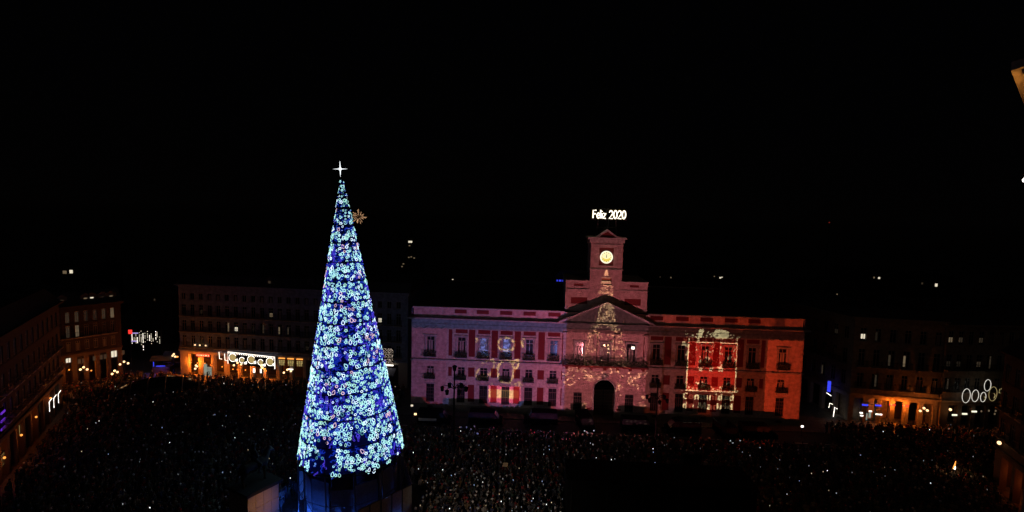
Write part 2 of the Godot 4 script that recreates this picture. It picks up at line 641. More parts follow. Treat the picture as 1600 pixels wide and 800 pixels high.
		balcony(hall, x, 5.35, 1.7, 0.72)
		var ped := mb()
		prism(ped, PackedVector2Array([Vector2(x - 0.9, 4.42), Vector2(x + 0.9, 4.42), Vector2(x + 0.9, 4.54), Vector2(x - 0.9, 4.54)]), 0.0, 0.16)
		obj("lintel", hall, ped, M.grey_stone)
	var lit := add_window(hall, 4.62, 11.15, -0.10, 0.62, 0.62, M.frame_paint, M.lamp_white)
	tag(lit, "small bright white light behind the upper right window pane")
	# the long balcony over the door
	var long := mb()
	bx(long, 0.2, 8.62, 0.75, 13.4, 0.26, 1.5)
	for k in 7:
		bx(long, -5.8 + k * 2.0, 8.25, 0.5, 0.4, 0.5, 0.95)
	var lb := obj("long_balcony", hall, long, M.brick_red)
	put("railing", lb, railing_mesh(13.2, 0.95, 0.0), M.iron, spot_at(0.2, 8.75, 1.42))
	tag(put("potted_greenery", lb, leaves_mesh(13.0, 0.85, 0.5, 1900, 77), M.leaf, spot_at(0.2, 8.75, 0.95)), "", "", "", "stuff")
	# pilasters in the middle
	for x in [-6.2, -1.45, 2.05, 6.6]:
		var st := mb()
		box(st, Vector3(x - 0.26, 8.75, 0), Vector3(x + 0.26, 13.3, 0.16))
		bx(st, x, 13.4, 0.12, 0.68, 0.2, 0.24)
		bx(st, x, 13.6, 0.14, 0.8, 0.2, 0.3)
		bx(st, x, 9.0, 0.11, 0.66, 0.5, 0.22)
		obj("pilaster", hall, st, M.stucco)
	for x in [-1.08, 1.68]:
		var st := mb()
		tube(st, [Vector3(x, 8.8, 0.1), Vector3(x, 13.9, 0.1)], 0.055)
		obj("flagpole_bracket", hall, st, M.iron)
	# door: the corners of the arch, a moulding and the leaves
	var sp := mb()
	for s in [-1, 1]:
		var poly := PackedVector2Array([Vector2(0.35 + s * 1.62, 6.12), Vector2(0.35, 6.12)])
		for k in 9:
			var a := PI / 2 * k / 8.0
			poly.append(Vector2(0.35 + s * 1.6 * sin(a), 4.5 + 1.6 * cos(a) - 0.001 * k))
		poly.append(Vector2(0.35 + s * 1.62, 4.49))
		prism(sp, poly, -0.3, 0.0)
	obj("arch_spandrel", hall, sp, M.stucco)
	var arc := mb()
	var pts := []
	for k in 25:
		var a := PI * k / 24.0
		pts.append(Vector3(0.35 - 1.72 * cos(a), 4.5 + 1.72 * sin(a), 0.03))
	tube(arc, [Vector3(-1.37, 0.1, 0.03)] + pts + [Vector3(2.07, 0.1, 0.03)], 0.13, -1, 6)
	obj("arch_moulding", hall, arc, M.grey_stone)
	var door := mb()
	for s in [-1, 1]:
		box(door, Vector3(0.35 + s * 0.05 if s > 0 else -1.25, 0.02, -0.9), Vector3(1.95 if s > 0 else 0.3, 4.3, -0.8))
		for j in 4:
			bx(door, 0.35 + s * 0.8, 0.6 + j * 1.0, -0.79, 1.1, 0.75, 0.06)
	obj("door", hall, door, M.wood_door)
	for s in [-1, 1]:   # small plaques beside the side windows
		var pl := mb()
		bx(pl, 0.35 + s * 2.35, 1.35, 0.07, 0.7, 0.26, 0.05)
		obj("plaque", hall, pl, M.brick_red)
	var arms := mb()
	for k in 9:
		var a := TAU * k / 9
		tube(arms, [Vector3(0.35 + 0.2 * cos(a), 6.85 + 0.2 * sin(a), 0.12), Vector3(0.35 + 0.75 * cos(a), 6.85 + 0.55 * sin(a), 0.1)], 0.12, 0.05, 5)
	lathe(arms, [[0.0, 0.0], [0.35, 0.02], [0.35, 0.5], [0.0, 0.55]], Vector3(0.35, 6.6, 0.05), 10)
	obj("stone_crest", hall, arms, M.grey_stone)
	# ledge, frieze, cornice
	for seg in [[-31.05, -6.55], [6.95, 31.05]]:
		var ledge := mb()
		box(ledge, Vector3(seg[0], 8.22, 0.0), Vector3(seg[1], 8.36, 0.22))
		box(ledge, Vector3(seg[0], 8.36, 0.0), Vector3(seg[1], 8.52, 0.40))
		obj("ledge", hall, ledge, M.grey_stone)
	var fr := mb()
	box(fr, Vector3(-30.95, 14.2, -0.4), Vector3(30.95, 14.32, 0.16))
	box(fr, Vector3(-30.92, 14.32, -0.4), Vector3(30.92, 15.02, 0.06))
	obj("frieze", hall, fr, M.grey_stone)
	for seg in [[-30.92, -6.7], [7.1, 30.92]]:
		var upper := mb()
		box(upper, Vector3(seg[0], 13.62, 0.0), Vector3(seg[1], 14.2, 0.035))
		obj("frieze_band", hall, upper, M.grey_stone)
	var den := mb()
	for k in 150:
		var x := -30.6 + k * 0.411
		box(den, Vector3(x, 14.84, 0.065), Vector3(x + 0.2, 15.0, 0.26))
	tag(obj("dentils", hall, den, M.grey_stone), "", "", "", "stuff")
	var cor := mb()
	box(cor, Vector3(-31.25, 15.02, -0.4), Vector3(31.25, 15.16, 0.42))
	box(cor, Vector3(-31.5, 15.16, -0.4), Vector3(31.5, 15.34, 0.78))
	obj("cornice", hall, cor, M.grey_stone)
	for s in [-1, 1]:   # festoons on the end bays
		for k in 4:
			var g := mb()
			var c: float = s * 28.1 - 2.1 + k * 1.4
			var line := []
			for i in 9:
				var t := i / 8.0
				line.append(Vector3(c - 0.7 + 1.4 * t, 13.95 - 0.45 * sin(PI * t), 0.09))
			tube(g, line, 0.07, 0.07, 5)
			obj("festoon", hall, g, M.stone)
	# attic
	var at := mb()
	wall(at, -30.6, 30.6, 15.34, 16.82, -0.15, att, 0.1)
	quad(at, Vector3(-30.6, 16.82, -0.15), Vector3(30.6, 16.82, -0.15), Vector3(30.6, 16.82, -0.8), Vector3(-30.6, 16.82, -0.8), Vector3.UP)
	obj("attic_wall", hall, at, M.stucco)
	for seg in [[-30.75, -6.4], [6.8, 30.75]]:
		var cap := mb()
		box(cap, Vector3(seg[0], 16.82, -0.9), Vector3(seg[1], 17.0, 0.0))
		obj("attic_coping", hall, cap, M.stone)
	for x in [-25.2, -21.4, -17.6, -13.85, -10.0, 10.2, 14.05, 17.8, 21.6, 25.4]:
		var st := mb()
		box(st, Vector3(x - 0.6, 15.345, -0.15), Vector3(x + 0.6, 16.81, -0.05))
		obj("attic_pier", hall, st, M.stucco)
	# side walls, back, roof
	var sh := mb()
	for s in [-1, 1]:
		quad(sh, Vector3(s * 30.9, 0, 0), Vector3(s * 30.9, 0, -36), Vector3(s * 30.9, 16.8, -36), Vector3(s * 30.9, 16.8, 0), Vector3(s, 0, 0))
	quad(sh, Vector3(-30.9, 0, -36), Vector3(30.9, 0, -36), Vector3(30.9, 16.8, -36), Vector3(-30.9, 16.8, -36), Vector3.FORWARD)
	obj("side_wall", hall, sh, M.plaster_grey)
	var rf := mb()
	prism(rf, PackedVector2Array([Vector2(0, 0), Vector2(0, -0.1), Vector2(18, 2.2), Vector2(36, -0.1), Vector2(36, 0), Vector2(18, 2.4)]), -30.8, 30.8, Transform3D(Basis(Vector3(0, 0, -1), Vector3.UP, Vector3(1, 0, 0)), Vector3(0, 16.4, -0.5)))
	obj("roof", hall, rf, M.slate)
	# pediment
	var pd := mb()
	prism(pd, PackedVector2Array([Vector2(-6.75, 15.36), Vector2(7.15, 15.36), Vector2(0.2, 18.35)]), -0.3, 0.30)
	obj("pediment", hall, pd, M.grey_stone)
	for s in [-1, 1]:
		var st := mb()
		var a := Vector2(0.2 + s * 7.35, 15.36)
		var b := Vector2(0.2, 18.62)
		prism(st, PackedVector2Array([a, b, b + Vector2(0, 0.22), a + Vector2(s * 0.1, 0.22)]), -0.3, 0.95)
		prism(st, PackedVector2Array([a + Vector2(-s * 0.45, 0), b + Vector2(0, -0.2), b + Vector2(0, -0.01), a]), -0.3, 0.62)
		obj("raking_cornice", hall, st, M.grey_stone)
	var rel := mb()
	for f in [[-2.6, 15.9, 0.4], [-1.6, 16.2, 0.5], [-0.7, 16.5, 0.6], [1.1, 16.5, 0.6], [2.0, 16.2, 0.5], [3.0, 15.9, 0.4], [0.2, 17.2, 0.55]]:
		var q := Vector3(f[0], f[1], 0.30)
		tube(rel, [q + Vector3(0, -f[2], 0), q, q + Vector3(0.05, f[2] * 0.7, 0.04)], f[2] * 0.45, f[2] * 0.22, 6)
	obj("pediment_relief", hall, rel, M.stone)
	# block behind the pediment
	var z1 := -1.1
	var ab := mb()
	var aholes := [[-5.35, -2.75, 18.1, 19.15], [3.15, 5.75, 18.1, 19.15], [-4.95, -3.5, 20.98, 21.35], [3.9, 5.35, 20.98, 21.35]]
	wall(ab, -6.28, 6.72, 16.9, 21.75, z1, aholes, 0.12)
	for s in [-6.28, 6.72]:
		quad(ab, Vector3(s, 16.9, z1), Vector3(s, 16.9, z1 - 9), Vector3(s, 21.75, z1 - 9), Vector3(s, 21.75, z1), Vector3(signf(s), 0, 0))
	quad(ab, Vector3(-6.28, 21.75, z1), Vector3(6.72, 21.75, z1), Vector3(6.72, 21.75, z1 - 9), Vector3(-6.28, 21.75, z1 - 9), Vector3.UP)
	obj("tower_base", hall, ab, M.stucco)
	for p in aholes:
		var st := mb()
		box(st, Vector3(p[0] - 0.02, p[2] - 0.02, z1 - 0.25), Vector3(p[1] + 0.02, p[3] + 0.02, z1 - 0.08))
		obj("red_panel", hall, st, M.brick_red)
	for q in [[20.4, 20.52, 0.2, 0.2], [21.75, 21.9, 9.1, 0.14], [17.25, 17.4, 0.1, 0.08]]:
		var al := mb()
		box(al, Vector3(-6.3 - q[3] * 0.7, q[0], z1 - q[2]), Vector3(6.74 + q[3] * 0.7, q[1], z1 + q[3]))
		obj("tower_base_ledge", hall, al, M.stone)
	# tower
	var z2 := -0.9
	var tw := mb()
	var th := [[-0.62, 0.98, 21.3, 22.35], [-1.14, 1.16, 24.35, 27.2]]
	wall(tw, -2.5, 2.56, 16.9, 28.0, z2, th, 0.35)
	for s in [-2.5, 2.56]:
		quad(tw, Vector3(s, 16.9, z2), Vector3(s, 16.9, z2 - 5), Vector3(s, 28, z2 - 5), Vector3(s, 28, z2), Vector3(signf(s), 0, 0))
	quad(tw, Vector3(-2.5, 16.9, z2 - 5), Vector3(2.56, 16.9, z2 - 5), Vector3(2.56, 28, z2 - 5), Vector3(-2.5, 28, z2 - 5), Vector3.FORWARD)
	obj("tower", hall, tw, M.stucco)
	for p in th:
		var st := mb()
		box(st, Vector3(p[0] - 0.02, p[2] - 0.02, z2 - 0.5), Vector3(p[1] + 0.02, p[3] + 0.02, z2 - 0.3))
		obj("red_panel", hall, st, M.brick_red)
	for s in [-1, 1]:   # corner strips with stone joints
		for k in 6:
			var st := mb()
			var x: float = 0.03 + s * 2.02
			box(st, Vector3(x - 0.42, 24.25 + k * 0.58, z2), Vector3(x + 0.42, 24.79 + k * 0.58, z2 + 0.06))
			obj("tower_quoin", hall, st, M.stucco)
	for q in [[23.72, 23.86, 0.24], [27.62, 27.76, 0.14]]:
		var band := mb()
		box(band, Vector3(-2.56 - q[2] * 0.5, q[0], z2 - 5.1), Vector3(2.62 + q[2] * 0.5, q[1], z2 + q[2]))
		obj("tower_band", hall, band, M.stone)
	var tb := mb()
	box(tb, Vector3(-2.75, 28.0, z2 - 5.2), Vector3(2.81, 28.55, z2 + 0.22))
	box(tb, Vector3(-2.98, 28.55, z2 - 5.4), Vector3(3.04, 28.85, z2 + 0.5))
	obj("tower_cornice", hall, tb, M.stone)
	var tp := mb()
	prism(tp, PackedVector2Array([Vector2(-1.5, 28.86), Vector2(1.5, 28.86), Vector2(0, 29.85)]), z2 - 0.8, z2 + 0.12)
	obj("tower_gable", hall, tp, M.brick_red)
	for s in [-1, 1]:
		var st := mb()
		prism(st, PackedVector2Array([Vector2(s * 1.85, 28.86), Vector2(s * 1.45, 28.86), Vector2(0, 29.82), Vector2(0, 30.12)]), z2 - 0.8, z2 + 0.42)
		obj("gable_moulding", hall, st, M.stone)
	# clock
	var ring := mb()
	tube(ring, range(32).map(func(k): return Vector3(0.93 * cos(TAU * k / 32), 0.93 * sin(TAU * k / 32), 0)), 0.09, 0.09, 6, true)
	var clock := put("clock", hall, ring.commit(), M.dial_rim, spot_at(0.0, 25.72, z2 + 0.02))
	tag(clock, "round lit clock with both hands at twelve")
	var disc := mb()
	lathe(disc, [[0.0, 0.06], [0.86, 0.06], [0.92, 0.0], [0.0, 0.0]], Vector3.ZERO, 32)
	put("dial", clock, disc.commit(), M.dial, Transform3D(Basis(Vector3.RIGHT, PI / 2), Vector3(0, 0, -0.08)))
	var gold := mb()
	var gp := PackedVector2Array()
	for k in 13:
		gp.append(Vector2.from_angle(PI + PI * k / 12.0) * Vector2(0.66, 0.62) + Vector2(0, -0.08))
	for k in 13:
		gp.append(Vector2.from_angle(-PI * k / 12.0) * Vector2(0.34, 0.1) + Vector2(0, -0.2))
	prism(gold, gp, -0.03, 0.0)
	put("dial_arc", clock, gold.commit(), M.dial_gold)
	var num := mb()
	for k in 12:
		var T := Transform3D(Basis(Vector3.BACK, -TAU * k / 12), Vector3.ZERO) * spot_at(0, 0.72, 0)
		box(num, Vector3(-0.03, -0.09, -0.01), Vector3(0.03, 0.07, 0.012), T)
	put("hour_marks", clock, num.commit(), M.black_cloth)
	for hd in [[0.30, 0.055, 0.02], [0.52, 0.035, 0.08]]:
		var st := mb()
		prism(st, PackedVector2Array([Vector2(-hd[1], -0.08), Vector2(hd[1], -0.08), Vector2(hd[1] * 0.9, hd[0] * 0.8), Vector2(0, hd[0]), Vector2(-hd[1] * 0.9, hd[0] * 0.8)]), 0.02, 0.035, Transform3D(Basis(Vector3.BACK, -hd[2]), Vector3(0, 0, hd[1] * 0.4)))
		obj("hand", clock, st, M.black_cloth)
	# belfry frame on the roof of the tower, which carries the sign
	var bf := mb()
	for x in [-1.6, 0.0, 1.6]:
		tube(bf, [Vector3(x, 28.8, z2 - 2.5), Vector3(x * 0.9, 31.6, z2 - 1.2)], 0.05)
	tube(bf, [Vector3(-1.6, 30.4, z2 - 2), Vector3(1.6, 30.4, z2 - 2)], 0.045)
	lathe(bf, [[0.9, 0.0], [0.8, 0.7], [0.45, 1.2], [0.1, 1.5], [0.0, 1.6]], Vector3(0, 28.85, z2 - 3.2), 10)
	obj("belfry", hall, bf, M.iron)
	omni(hall, "clock_light", Vector3(0, 25.7, z2 + 0.7), 1.0, 0.86, 0.45, 0.25, 0.3, 12.0)

func letters(text: String, height: float, depth: float, bold := true) -> Mesh:
	var f := SystemFont.new()
	f.font_names = PackedStringArray(["Droid Sans"])
	f.font_weight = 700 if bold else 400
	var t := TextMesh.new()
	t.text = text
	t.font = f
	t.font_size = 64
	t.pixel_size = height / 64.0
	t.depth = depth
	t.horizontal_alignment = HORIZONTAL_ALIGNMENT_LEFT
	t.vertical_alignment = VERTICAL_ALIGNMENT_BOTTOM
	return t

func make_sign() -> void:
	var s := thing("new_year_sign", "bright white lettering reading Feliz 2020 on legs above the clock tower", "sign", FX * spot_at(0, 0, -1.9))
	var fr := mb()
	box(fr, Vector3(-2.6, 31.62, -0.12), Vector3(3.1, 31.72, 0.0))
	box(fr, Vector3(-2.6, 33.3, -0.12), Vector3(3.1, 33.36, -0.04))
	for x in [-2.5, -0.1, 1.3, 3.0]:
		tube(fr, [Vector3(x, 31.65, -0.06), Vector3(x, 33.33, -0.06)], 0.03)
	for x in [-1.4, 0.2, 1.5]:
		tube(fr, [Vector3(x, 28.85, -0.06), Vector3(x, 31.65, -0.06)], 0.05)
	obj("sign_frame", s, fr, M.iron)
	# each letter is a bent light tube: strokes in a cell of width 1 and height 1
	var o8 := []
	for k in 17:
		o8.append(Vector2(0.5 - 0.42 * cos(TAU * k / 16), 0.5 + 0.5 * sin(TAU * k / 16)))
	var two := [Vector2(0.06, 0.74), Vector2(0.2, 0.93), Vector2(0.45, 1.0), Vector2(0.72, 0.93), Vector2(0.88, 0.74), Vector2(0.8, 0.5), Vector2(0.05, 0.0), Vector2(0.95, 0.0)]
	var e := []
	for k in 12:
		var a := TAU * k / 12.5
		e.append(Vector2(0.5 + 0.42 * cos(a), 0.33 + 0.33 * sin(a)))
	e = [Vector2(0.08, 0.34)] + e.slice(0, 12)
	var chars := [
		[-2.3, 0.62, [[Vector2(0.1, 0), Vector2(0.1, 1.0), Vector2(0.9, 1.0)], [Vector2(0.1, 0.55), Vector2(0.75, 0.55)]]],
		[-1.66, 0.5, [e]],
		[-1.14, 0.16, [[Vector2(0.5, 0), Vector2(0.5, 1.05)]]],
		[-0.92, 0.16, [[Vector2(0.5, 0), Vector2(0.5, 0.62)], [Vector2(0.5, 0.84), Vector2(0.5, 0.92)]]],
		[-0.7, 0.5, [[Vector2(0.05, 0.62), Vector2(0.95, 0.62), Vector2(0.05, 0.0), Vector2(0.95, 0.0)]]],
		[0.28, 0.62, [two]], [0.96, 0.62, [o8]], [1.64, 0.62, [two]], [2.32, 0.62, [o8]]]
	for c in chars:
		var st := mb()
		var edge := mb()
		for line in c[2]:
			var p := []
			for q in line:
				p.append(Vector3(c[0] + q.x * c[1], 31.85 + q.y * 1.25, 0.06))
			tube(st, p, 0.09, 0.09, 6)
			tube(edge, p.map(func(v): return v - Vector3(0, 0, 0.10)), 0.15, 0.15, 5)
		var ch := obj("letter", s, st, M.sign_core)
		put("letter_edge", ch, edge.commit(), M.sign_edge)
	omni(s, "sign_light", Vector3(0.3, 32.5, 0.8), 1.0, 0.85, 0.6, 1.2, 0.5, 20.0)

# ---------------------------------------------------------------- projectors: a slide before a small lamp
class Slide:
	var u0: float
	var u1: float
	var y0: float
	var y1: float
	var w: int
	var h: int
	var k: float
	var t := PackedFloat32Array()
	func _init(a: float, b: float, c: float, d: float, wide: int) -> void:
		u0 = a
		u1 = b
		y0 = c
		y1 = d
		w = wide
		k = w / (b - a)
		h = int(ceil((d - c) * k))
		t.resize(w * h)
	func fill(a: float, b: float, c: float, d: float, v: float, v2 := -1.0) -> void:   # v to v2 from left to right
		var i0 := maxi(0, int((a - u0) * k))
		var i1 := mini(w, int((b - u0) * k))
		var j0 := maxi(0, int((c - y0) * k))
		var j1 := mini(h, int((d - y0) * k))
		for j in range(j0, j1):
			for i in range(i0, i1):
				t[j * w + i] = v if v2 < 0.0 else lerpf(v, v2, float(i - i0) / maxf(1.0, i1 - i0))
	func dot(u: float, y: float, r: float, v: float) -> void:
		for j in range(maxi(0, int((y - r - y0) * k)), mini(h, int((y + r - y0) * k) + 2)):
			for i in range(maxi(0, int((u - r - u0) * k)), mini(w, int((u + r - u0) * k) + 2)):
				var d := Vector2(u0 + (i + 0.5) / k - u, y0 + (j + 0.5) / k - y).length()
				if d < r:
					t[j * w + i] = maxf(t[j * w + i], v * minf(1.0, (r - d) * k + 0.3))
	func line(pts: Array, r: float, v: float) -> void:
		for n in pts.size() - 1:
			var a: Vector2 = pts[n]
			var b: Vector2 = pts[n + 1]
			var steps := int(a.distance_to(b) / (r * 0.6)) + 1
			for s in steps + 1:
				var p := a.lerp(b, float(s) / steps)
				dot(p.x, p.y, r, v)
	func poly(pts: PackedVector2Array, v: float) -> void:
		var lo := Vector2(1e9, 1e9)
		var hi := -lo
		for p in pts:
			lo = lo.min(p)
			hi = hi.max(p)
		for j in range(maxi(0, int((lo.y - y0) * k)), mini(h, int((hi.y - y0) * k) + 1)):
			for i in range(maxi(0, int((lo.x - u0) * k)), mini(w, int((hi.x - u0) * k) + 1)):
				if Geometry2D.is_point_in_polygon(Vector2(u0 + (i + 0.5) / k, y0 + (j + 0.5) / k), pts):
					t[j * w + i] = v
	func texture() -> ImageTexture:
		var bytes := PackedByteArray()
		bytes.resize(w * h * 4)
		for j in h:
			for i in w:
				bytes[((h - 1 - j) * w + i) * 4 + 3] = 255 - int(clampf(t[j * w + i], 0.0, 1.0) * 255.0)
		return ImageTexture.create_from_image(Image.create_from_data(w, h, false, Image.FORMAT_RGBA8, bytes))

func text_on(s: Slide, text: String, u: float, y: float, width: float, height: float, v: float) -> void:
	var m := letters(text, 1.0, 0.0)
	var a := m.surface_get_arrays(0)
	var vs: PackedVector3Array = a[Mesh.ARRAY_VERTEX]
	var ix: PackedInt32Array = a[Mesh.ARRAY_INDEX] if a[Mesh.ARRAY_INDEX] != null else PackedInt32Array(range(vs.size()))
	var lo := Vector3(1e9, 1e9, 0)
	var hi := -lo
	for p in vs:
		lo = lo.min(p)
		hi = hi.max(p)
	for i in range(0, ix.size(), 3):
		var q := PackedVector2Array()
		for n in 3:
			var p := vs[ix[i + n]]
			q.append(Vector2(u + (p.x - lo.x) / (hi.x - lo.x) * width, y + (p.y - lo.y) / (hi.y - lo.y) * height))
		s.poly(q, v)

const THROW := 29.5   # metres from the projectors' lamps to the front

func projector(s: Slide, lx: float, far: float, tint: Color, energy: float, label: String) -> void:
	var lamp := Vector3(lx, 3.0, THROW)
	var T := FX * Transform3D(Basis(), lamp)
	var o := thing("projector", label, "projector", T, "projectors in the control booth")
	var q := far / THROW
	var a := Vector2((s.u0 - lx) * q, (s.y0 - 3.0) * q)
	var b := Vector2((s.u1 - lx) * q, (s.y1 - 3.0) * q)
	var st := mb()
	var uv := [Vector2(0, 1), Vector2(1, 1), Vector2(1, 0), Vector2(0, 0)]
	var p := [Vector3(a.x, a.y, 0), Vector3(b.x, a.y, 0), Vector3(b.x, b.y, 0), Vector3(a.x, b.y, 0)]
	for n in [0, 2, 1, 0, 3, 2]:
		st.set_normal(Vector3.FORWARD)
		st.set_uv(uv[n])
		st.add_vertex(p[n])
	var m := StandardMaterial3D.new()
	m.albedo_texture = s.texture()
	m.transparency = BaseMaterial3D.TRANSPARENCY_ALPHA
	m.roughness = 1.0
	m.texture_repeat = false
	m.cull_mode = BaseMaterial3D.CULL_DISABLED
	put("slide", o, st.commit(), m, spot_at(0, 0, -far))
	var hs := mb()   # a funnel-shaped housing from the lamp to the slide
	var e := 0.05
	var n0 := [Vector3(-e, -e, 0.1), Vector3(e, -e, 0.1), Vector3(e, e, 0.1), Vector3(-e, e, 0.1)]
	for i in 4:
		var j := (i + 1) % 4
		var c: Vector3 = p[i] + Vector3(0, 0, -far)
		var d: Vector3 = p[j] + Vector3(0, 0, -far)
		quad(hs, n0[i], n0[j], d, c)
	quad(hs, n0[0], n0[1], n0[2], n0[3], Vector3.BACK)
	obj("housing", o, hs, M.black_cloth)
	var l := SpotLight3D.new()
	l.name = "projector_light"
	l.light_color = Color(tint.r, tint.g, tint.b).linear_to_srgb()
	l.light_energy = energy
	l.light_size = 0.01
	l.spot_range = 80.0
	l.spot_attenuation = 2.0
	l.shadow_enabled = true
	var aim := Vector3((a.x + b.x) / 2, (a.y + b.y) / 2, -far)
	l.spot_angle = 60.0
	l.spot_angle_attenuation = 0.05
	o.add_child(l)
	l.basis = Basis.looking_at(aim)

func make_projectors() -> void:
	var r := RandomNumberGenerator.new()
	r.seed = 11
	# washes
	var s := Slide.new(-31.2, -6.0, 0.8, 17.3, 1100)
	s.fill(-30.9, -6.0, 0.9, 17.2, 0.10, 0.072)
	s.fill(-30.9, -6.4, 1.0, 13.7, 0.095, 0.04)
	s.fill(-19.75, -18.55, 9.6, 12.1, 0.12)
	s.fill(-16.05, -14.85, 9.6, 12.1, 0.12)
	for q in [[-19.15, 1.0], [-15.45, 1.0], [-11.8, 0.4]]:
		for k in 36:
			var hh := r.randf_range(9.5, 12.1)
			s.line([Vector2(q[0] + r.randf_range(-0.62, 0.62), hh), Vector2(q[0] + r.randf_range(-0.62, 0.62), hh + r.randf_range(-0.3, 0.3))], r.randf_range(0.04, 0.08), q[1] * r.randf_range(0.3, 1.0))
	projector(s, -4.5, 2.8, Color(0.25, 0.33, 1.0), 4000.0, "projector furthest left in the booth, casting a blue wash and stained glass")
	s = Slide.new(-31.2, -6.0, 0.8, 17.3, 700)
	s.fill(-31.2, -6.4, 0.9, 17.2, 0.02, 0.05)
	s.fill(-31.2, -6.4, 1.0, 13.6, 0.13, 0.17)
	s.fill(-31.2, -6.4, 15.4, 17.2, 0.13, 0.18)
	s.fill(-31.2, -30.9, 0.8, 17.3, 0.0)
	s.fill(-19.75, -18.55, 9.6, 12.1, 0.03)
	s.fill(-16.05, -14.85, 9.6, 12.1, 0.03)
	s.fill(-18.2, -13.0, 1.7, 4.5, 0.85)
	s.fill(-18.2, -13.3, 2.45, 3.85, 0.35)
	projector(s, -0.65, 2.8, Color(1.0, 0.11, 0.17), 2600.0, "projector third from the left, casting a rose wash and a red field")
	s = Slide.new(-15.0, 20.0, 0.8, 30.3, 620)
	s.fill(-15.0, -6.4, 0.9, 17.2, 0.01, 0.06)
	s.fill(-15.0, -6.4, 1.0, 13.7, 0.03, 0.34)
	s.fill(-15.0, -6.4, 15.4, 17.2, 0.05, 0.45)
	s.fill(-6.4, 6.9, 1.0, 13.7, 0.62)
	s.fill(-6.4, 6.9, 1.0, 4.5, 0.5)
	s.fill(-6.4, 6.9, 13.7, 15.4, 0.22)
	s.poly(PackedVector2Array([Vector2(-7.3, 15.4), Vector2(7.6, 15.4), Vector2(0.2, 19.0)]), 0.20)
	s.fill(6.9, 20.0, 0.9, 17.2, 0.06, 0.01)
	s.fill(6.9, 20.0, 1.0, 13.7, 0.18, 0.02)
	s.fill(6.9, 20.0, 15.4, 17.2, 0.22, 0.02)
	s.fill(-1.22, 1.92, 0.8, 4.5, 0.0)
	for k in 12:
		s.fill(0.35 - 1.56 * cos(k * PI / 24), 0.35 + 1.56 * cos(k * PI / 24), 4.4, 4.5 + 1.56 * sin(k * PI / 24), 0.0)
	for j in range(int((15.4 - s.y0) * s.k), s.h):   # block and tower above the pediment
		for i in s.w:
			var u := s.u0 + (i + 0.5) / s.k
			var y := s.y0 + (j + 0.5) / s.k
			var roofline := 19.0 - absf(u - 0.2) * 0.485
			if (u > -6.6 and u < 7.0 and y > roofline and y < 22.0) or (absf(u) < 3.1 and y > roofline and y < 30.25):
				s.t[j * s.w + i] = 0.66
	projector(s, 0.42, 2.8, Color(0.86, 0.22, 0.25), 1000.0, "largest projector in the middle of the booth, casting a pink wash")
	s = Slide.new(6.9, 31.2, 0.8, 17.3, 512)
	s.fill(6.9, 31.2, 0.9, 17.2, 0.04, 0.06)
	s.fill(6.9, 25.4, 1.0, 13.7, 0.06, 0.16)
	s.fill(25.4, 31.2, 1.0, 13.7, 0.72, 0.62)
	s.fill(25.4, 31.2, 15.4, 17.2, 0.42)
	for k in 5:
		s.fill(9.0 + k * 3.75, 11.2 + k * 3.75, 15.4, 17.2, 0.26 + 0.03 * k)
		s.fill(11.2 + k * 3.75, 12.75 + k * 3.75, 15.4, 17.2, 0.12)
	s.fill(30.85, 31.2, 0.8, 17.3, 0.0)
	projector(s, 8.94, 2.8, Color(0.95, 0.085, 0.020), 1450.0, "projector furthest right in the booth, casting an orange wash")
	# left picture: two rows of gold outlines, stained glass and a flag
	s = Slide.new(-21.6, -12.6, 1.4, 14.0, 512)
	var outline := func(pts: Array, v: float) -> void:
		for n in pts.size() - 1:
			var a: Vector2 = pts[n]
			var b: Vector2 = pts[n + 1]
			for q in int(a.distance_to(b) / 0.11) + 1:
				var p := a.lerp(b, r.randf()) + Vector2(r.randfn(0, 0.07), r.randfn(0, 0.07))
				s.dot(p.x, p.y, r.randf_range(0.06, 0.17), v * r.randf_range(0.3, 1.0))
	var ell := func(cx: float, cy: float, rx: float, ry: float) -> Array:
		var a := []
		for k in 17:
			a.append(Vector2(cx + rx * cos(TAU * k / 16), cy + ry * sin(TAU * k / 16)))
		return a
	outline.call([Vector2(-20.3, 12.1), Vector2(-20.3, 11.4)], 0.9)
	outline.call(ell.call(-15.5, 11.3, 1.35, 1.1), 0.9)
	outline.call([Vector2(-12.9, 11.0), Vector2(-13.1, 12.0), Vector2(-12.2, 12.6), Vector2(-11, 12.0)], 0.9)
	outline.call([Vector2(-20.1, 5.6), Vector2(-20.3, 6.3), Vector2(-19.6, 7.4), Vector2(-18.6, 8.8), Vector2(-17.4, 8.6), Vector2(-17.5, 7.3), Vector2(-17.9, 6.3)], 0.55)
	outline.call([Vector2(-20.1, 6.1), Vector2(-17.9, 6.2)], 0.5)
	outline.call(ell.call(-15.5, 7.0, 1.3, 1.9), 0.9)
	outline.call(ell.call(-15.5, 7.0, 1.45, 2.05), 0.6)
	s.line([Vector2(-14.2, 8.6), Vector2(-13.6, 8.9), Vector2(-13.5, 7.9), Vector2(-14.1, 7.1)], 0.16, 0.8)
	for k in 110:
		s.dot(r.randf_range(-21, -12.8), r.randf_range(4.6, 13.8), r.randf_range(0.03, 0.09), r.randf_range(0.15, 0.5))
	for k in 40:
		s.dot(r.randf_range(-14.0, -12.8), r.randf_range(4.2, 5.3), r.randf_range(0.05, 0.1), r.randf_range(0.3, 0.8))
	s.fill(-18.2, -13.3, 2.45, 3.85, 0.9)   # the yellow of the flag
	projector(s, -2.74, 2.8, Color(1.0, 0.70, 0.20), 2300.0, "slim projector second from the left, casting gold figures")
	# middle picture: a tree of sparkles
	s = Slide.new(-7.2, 7.8, 0.9, 24.0, 512)
	s.poly(PackedVector2Array([Vector2(-0.15, 22.2), Vector2(0.55, 22.2), Vector2(0.2, 23.5)]), 0.9)
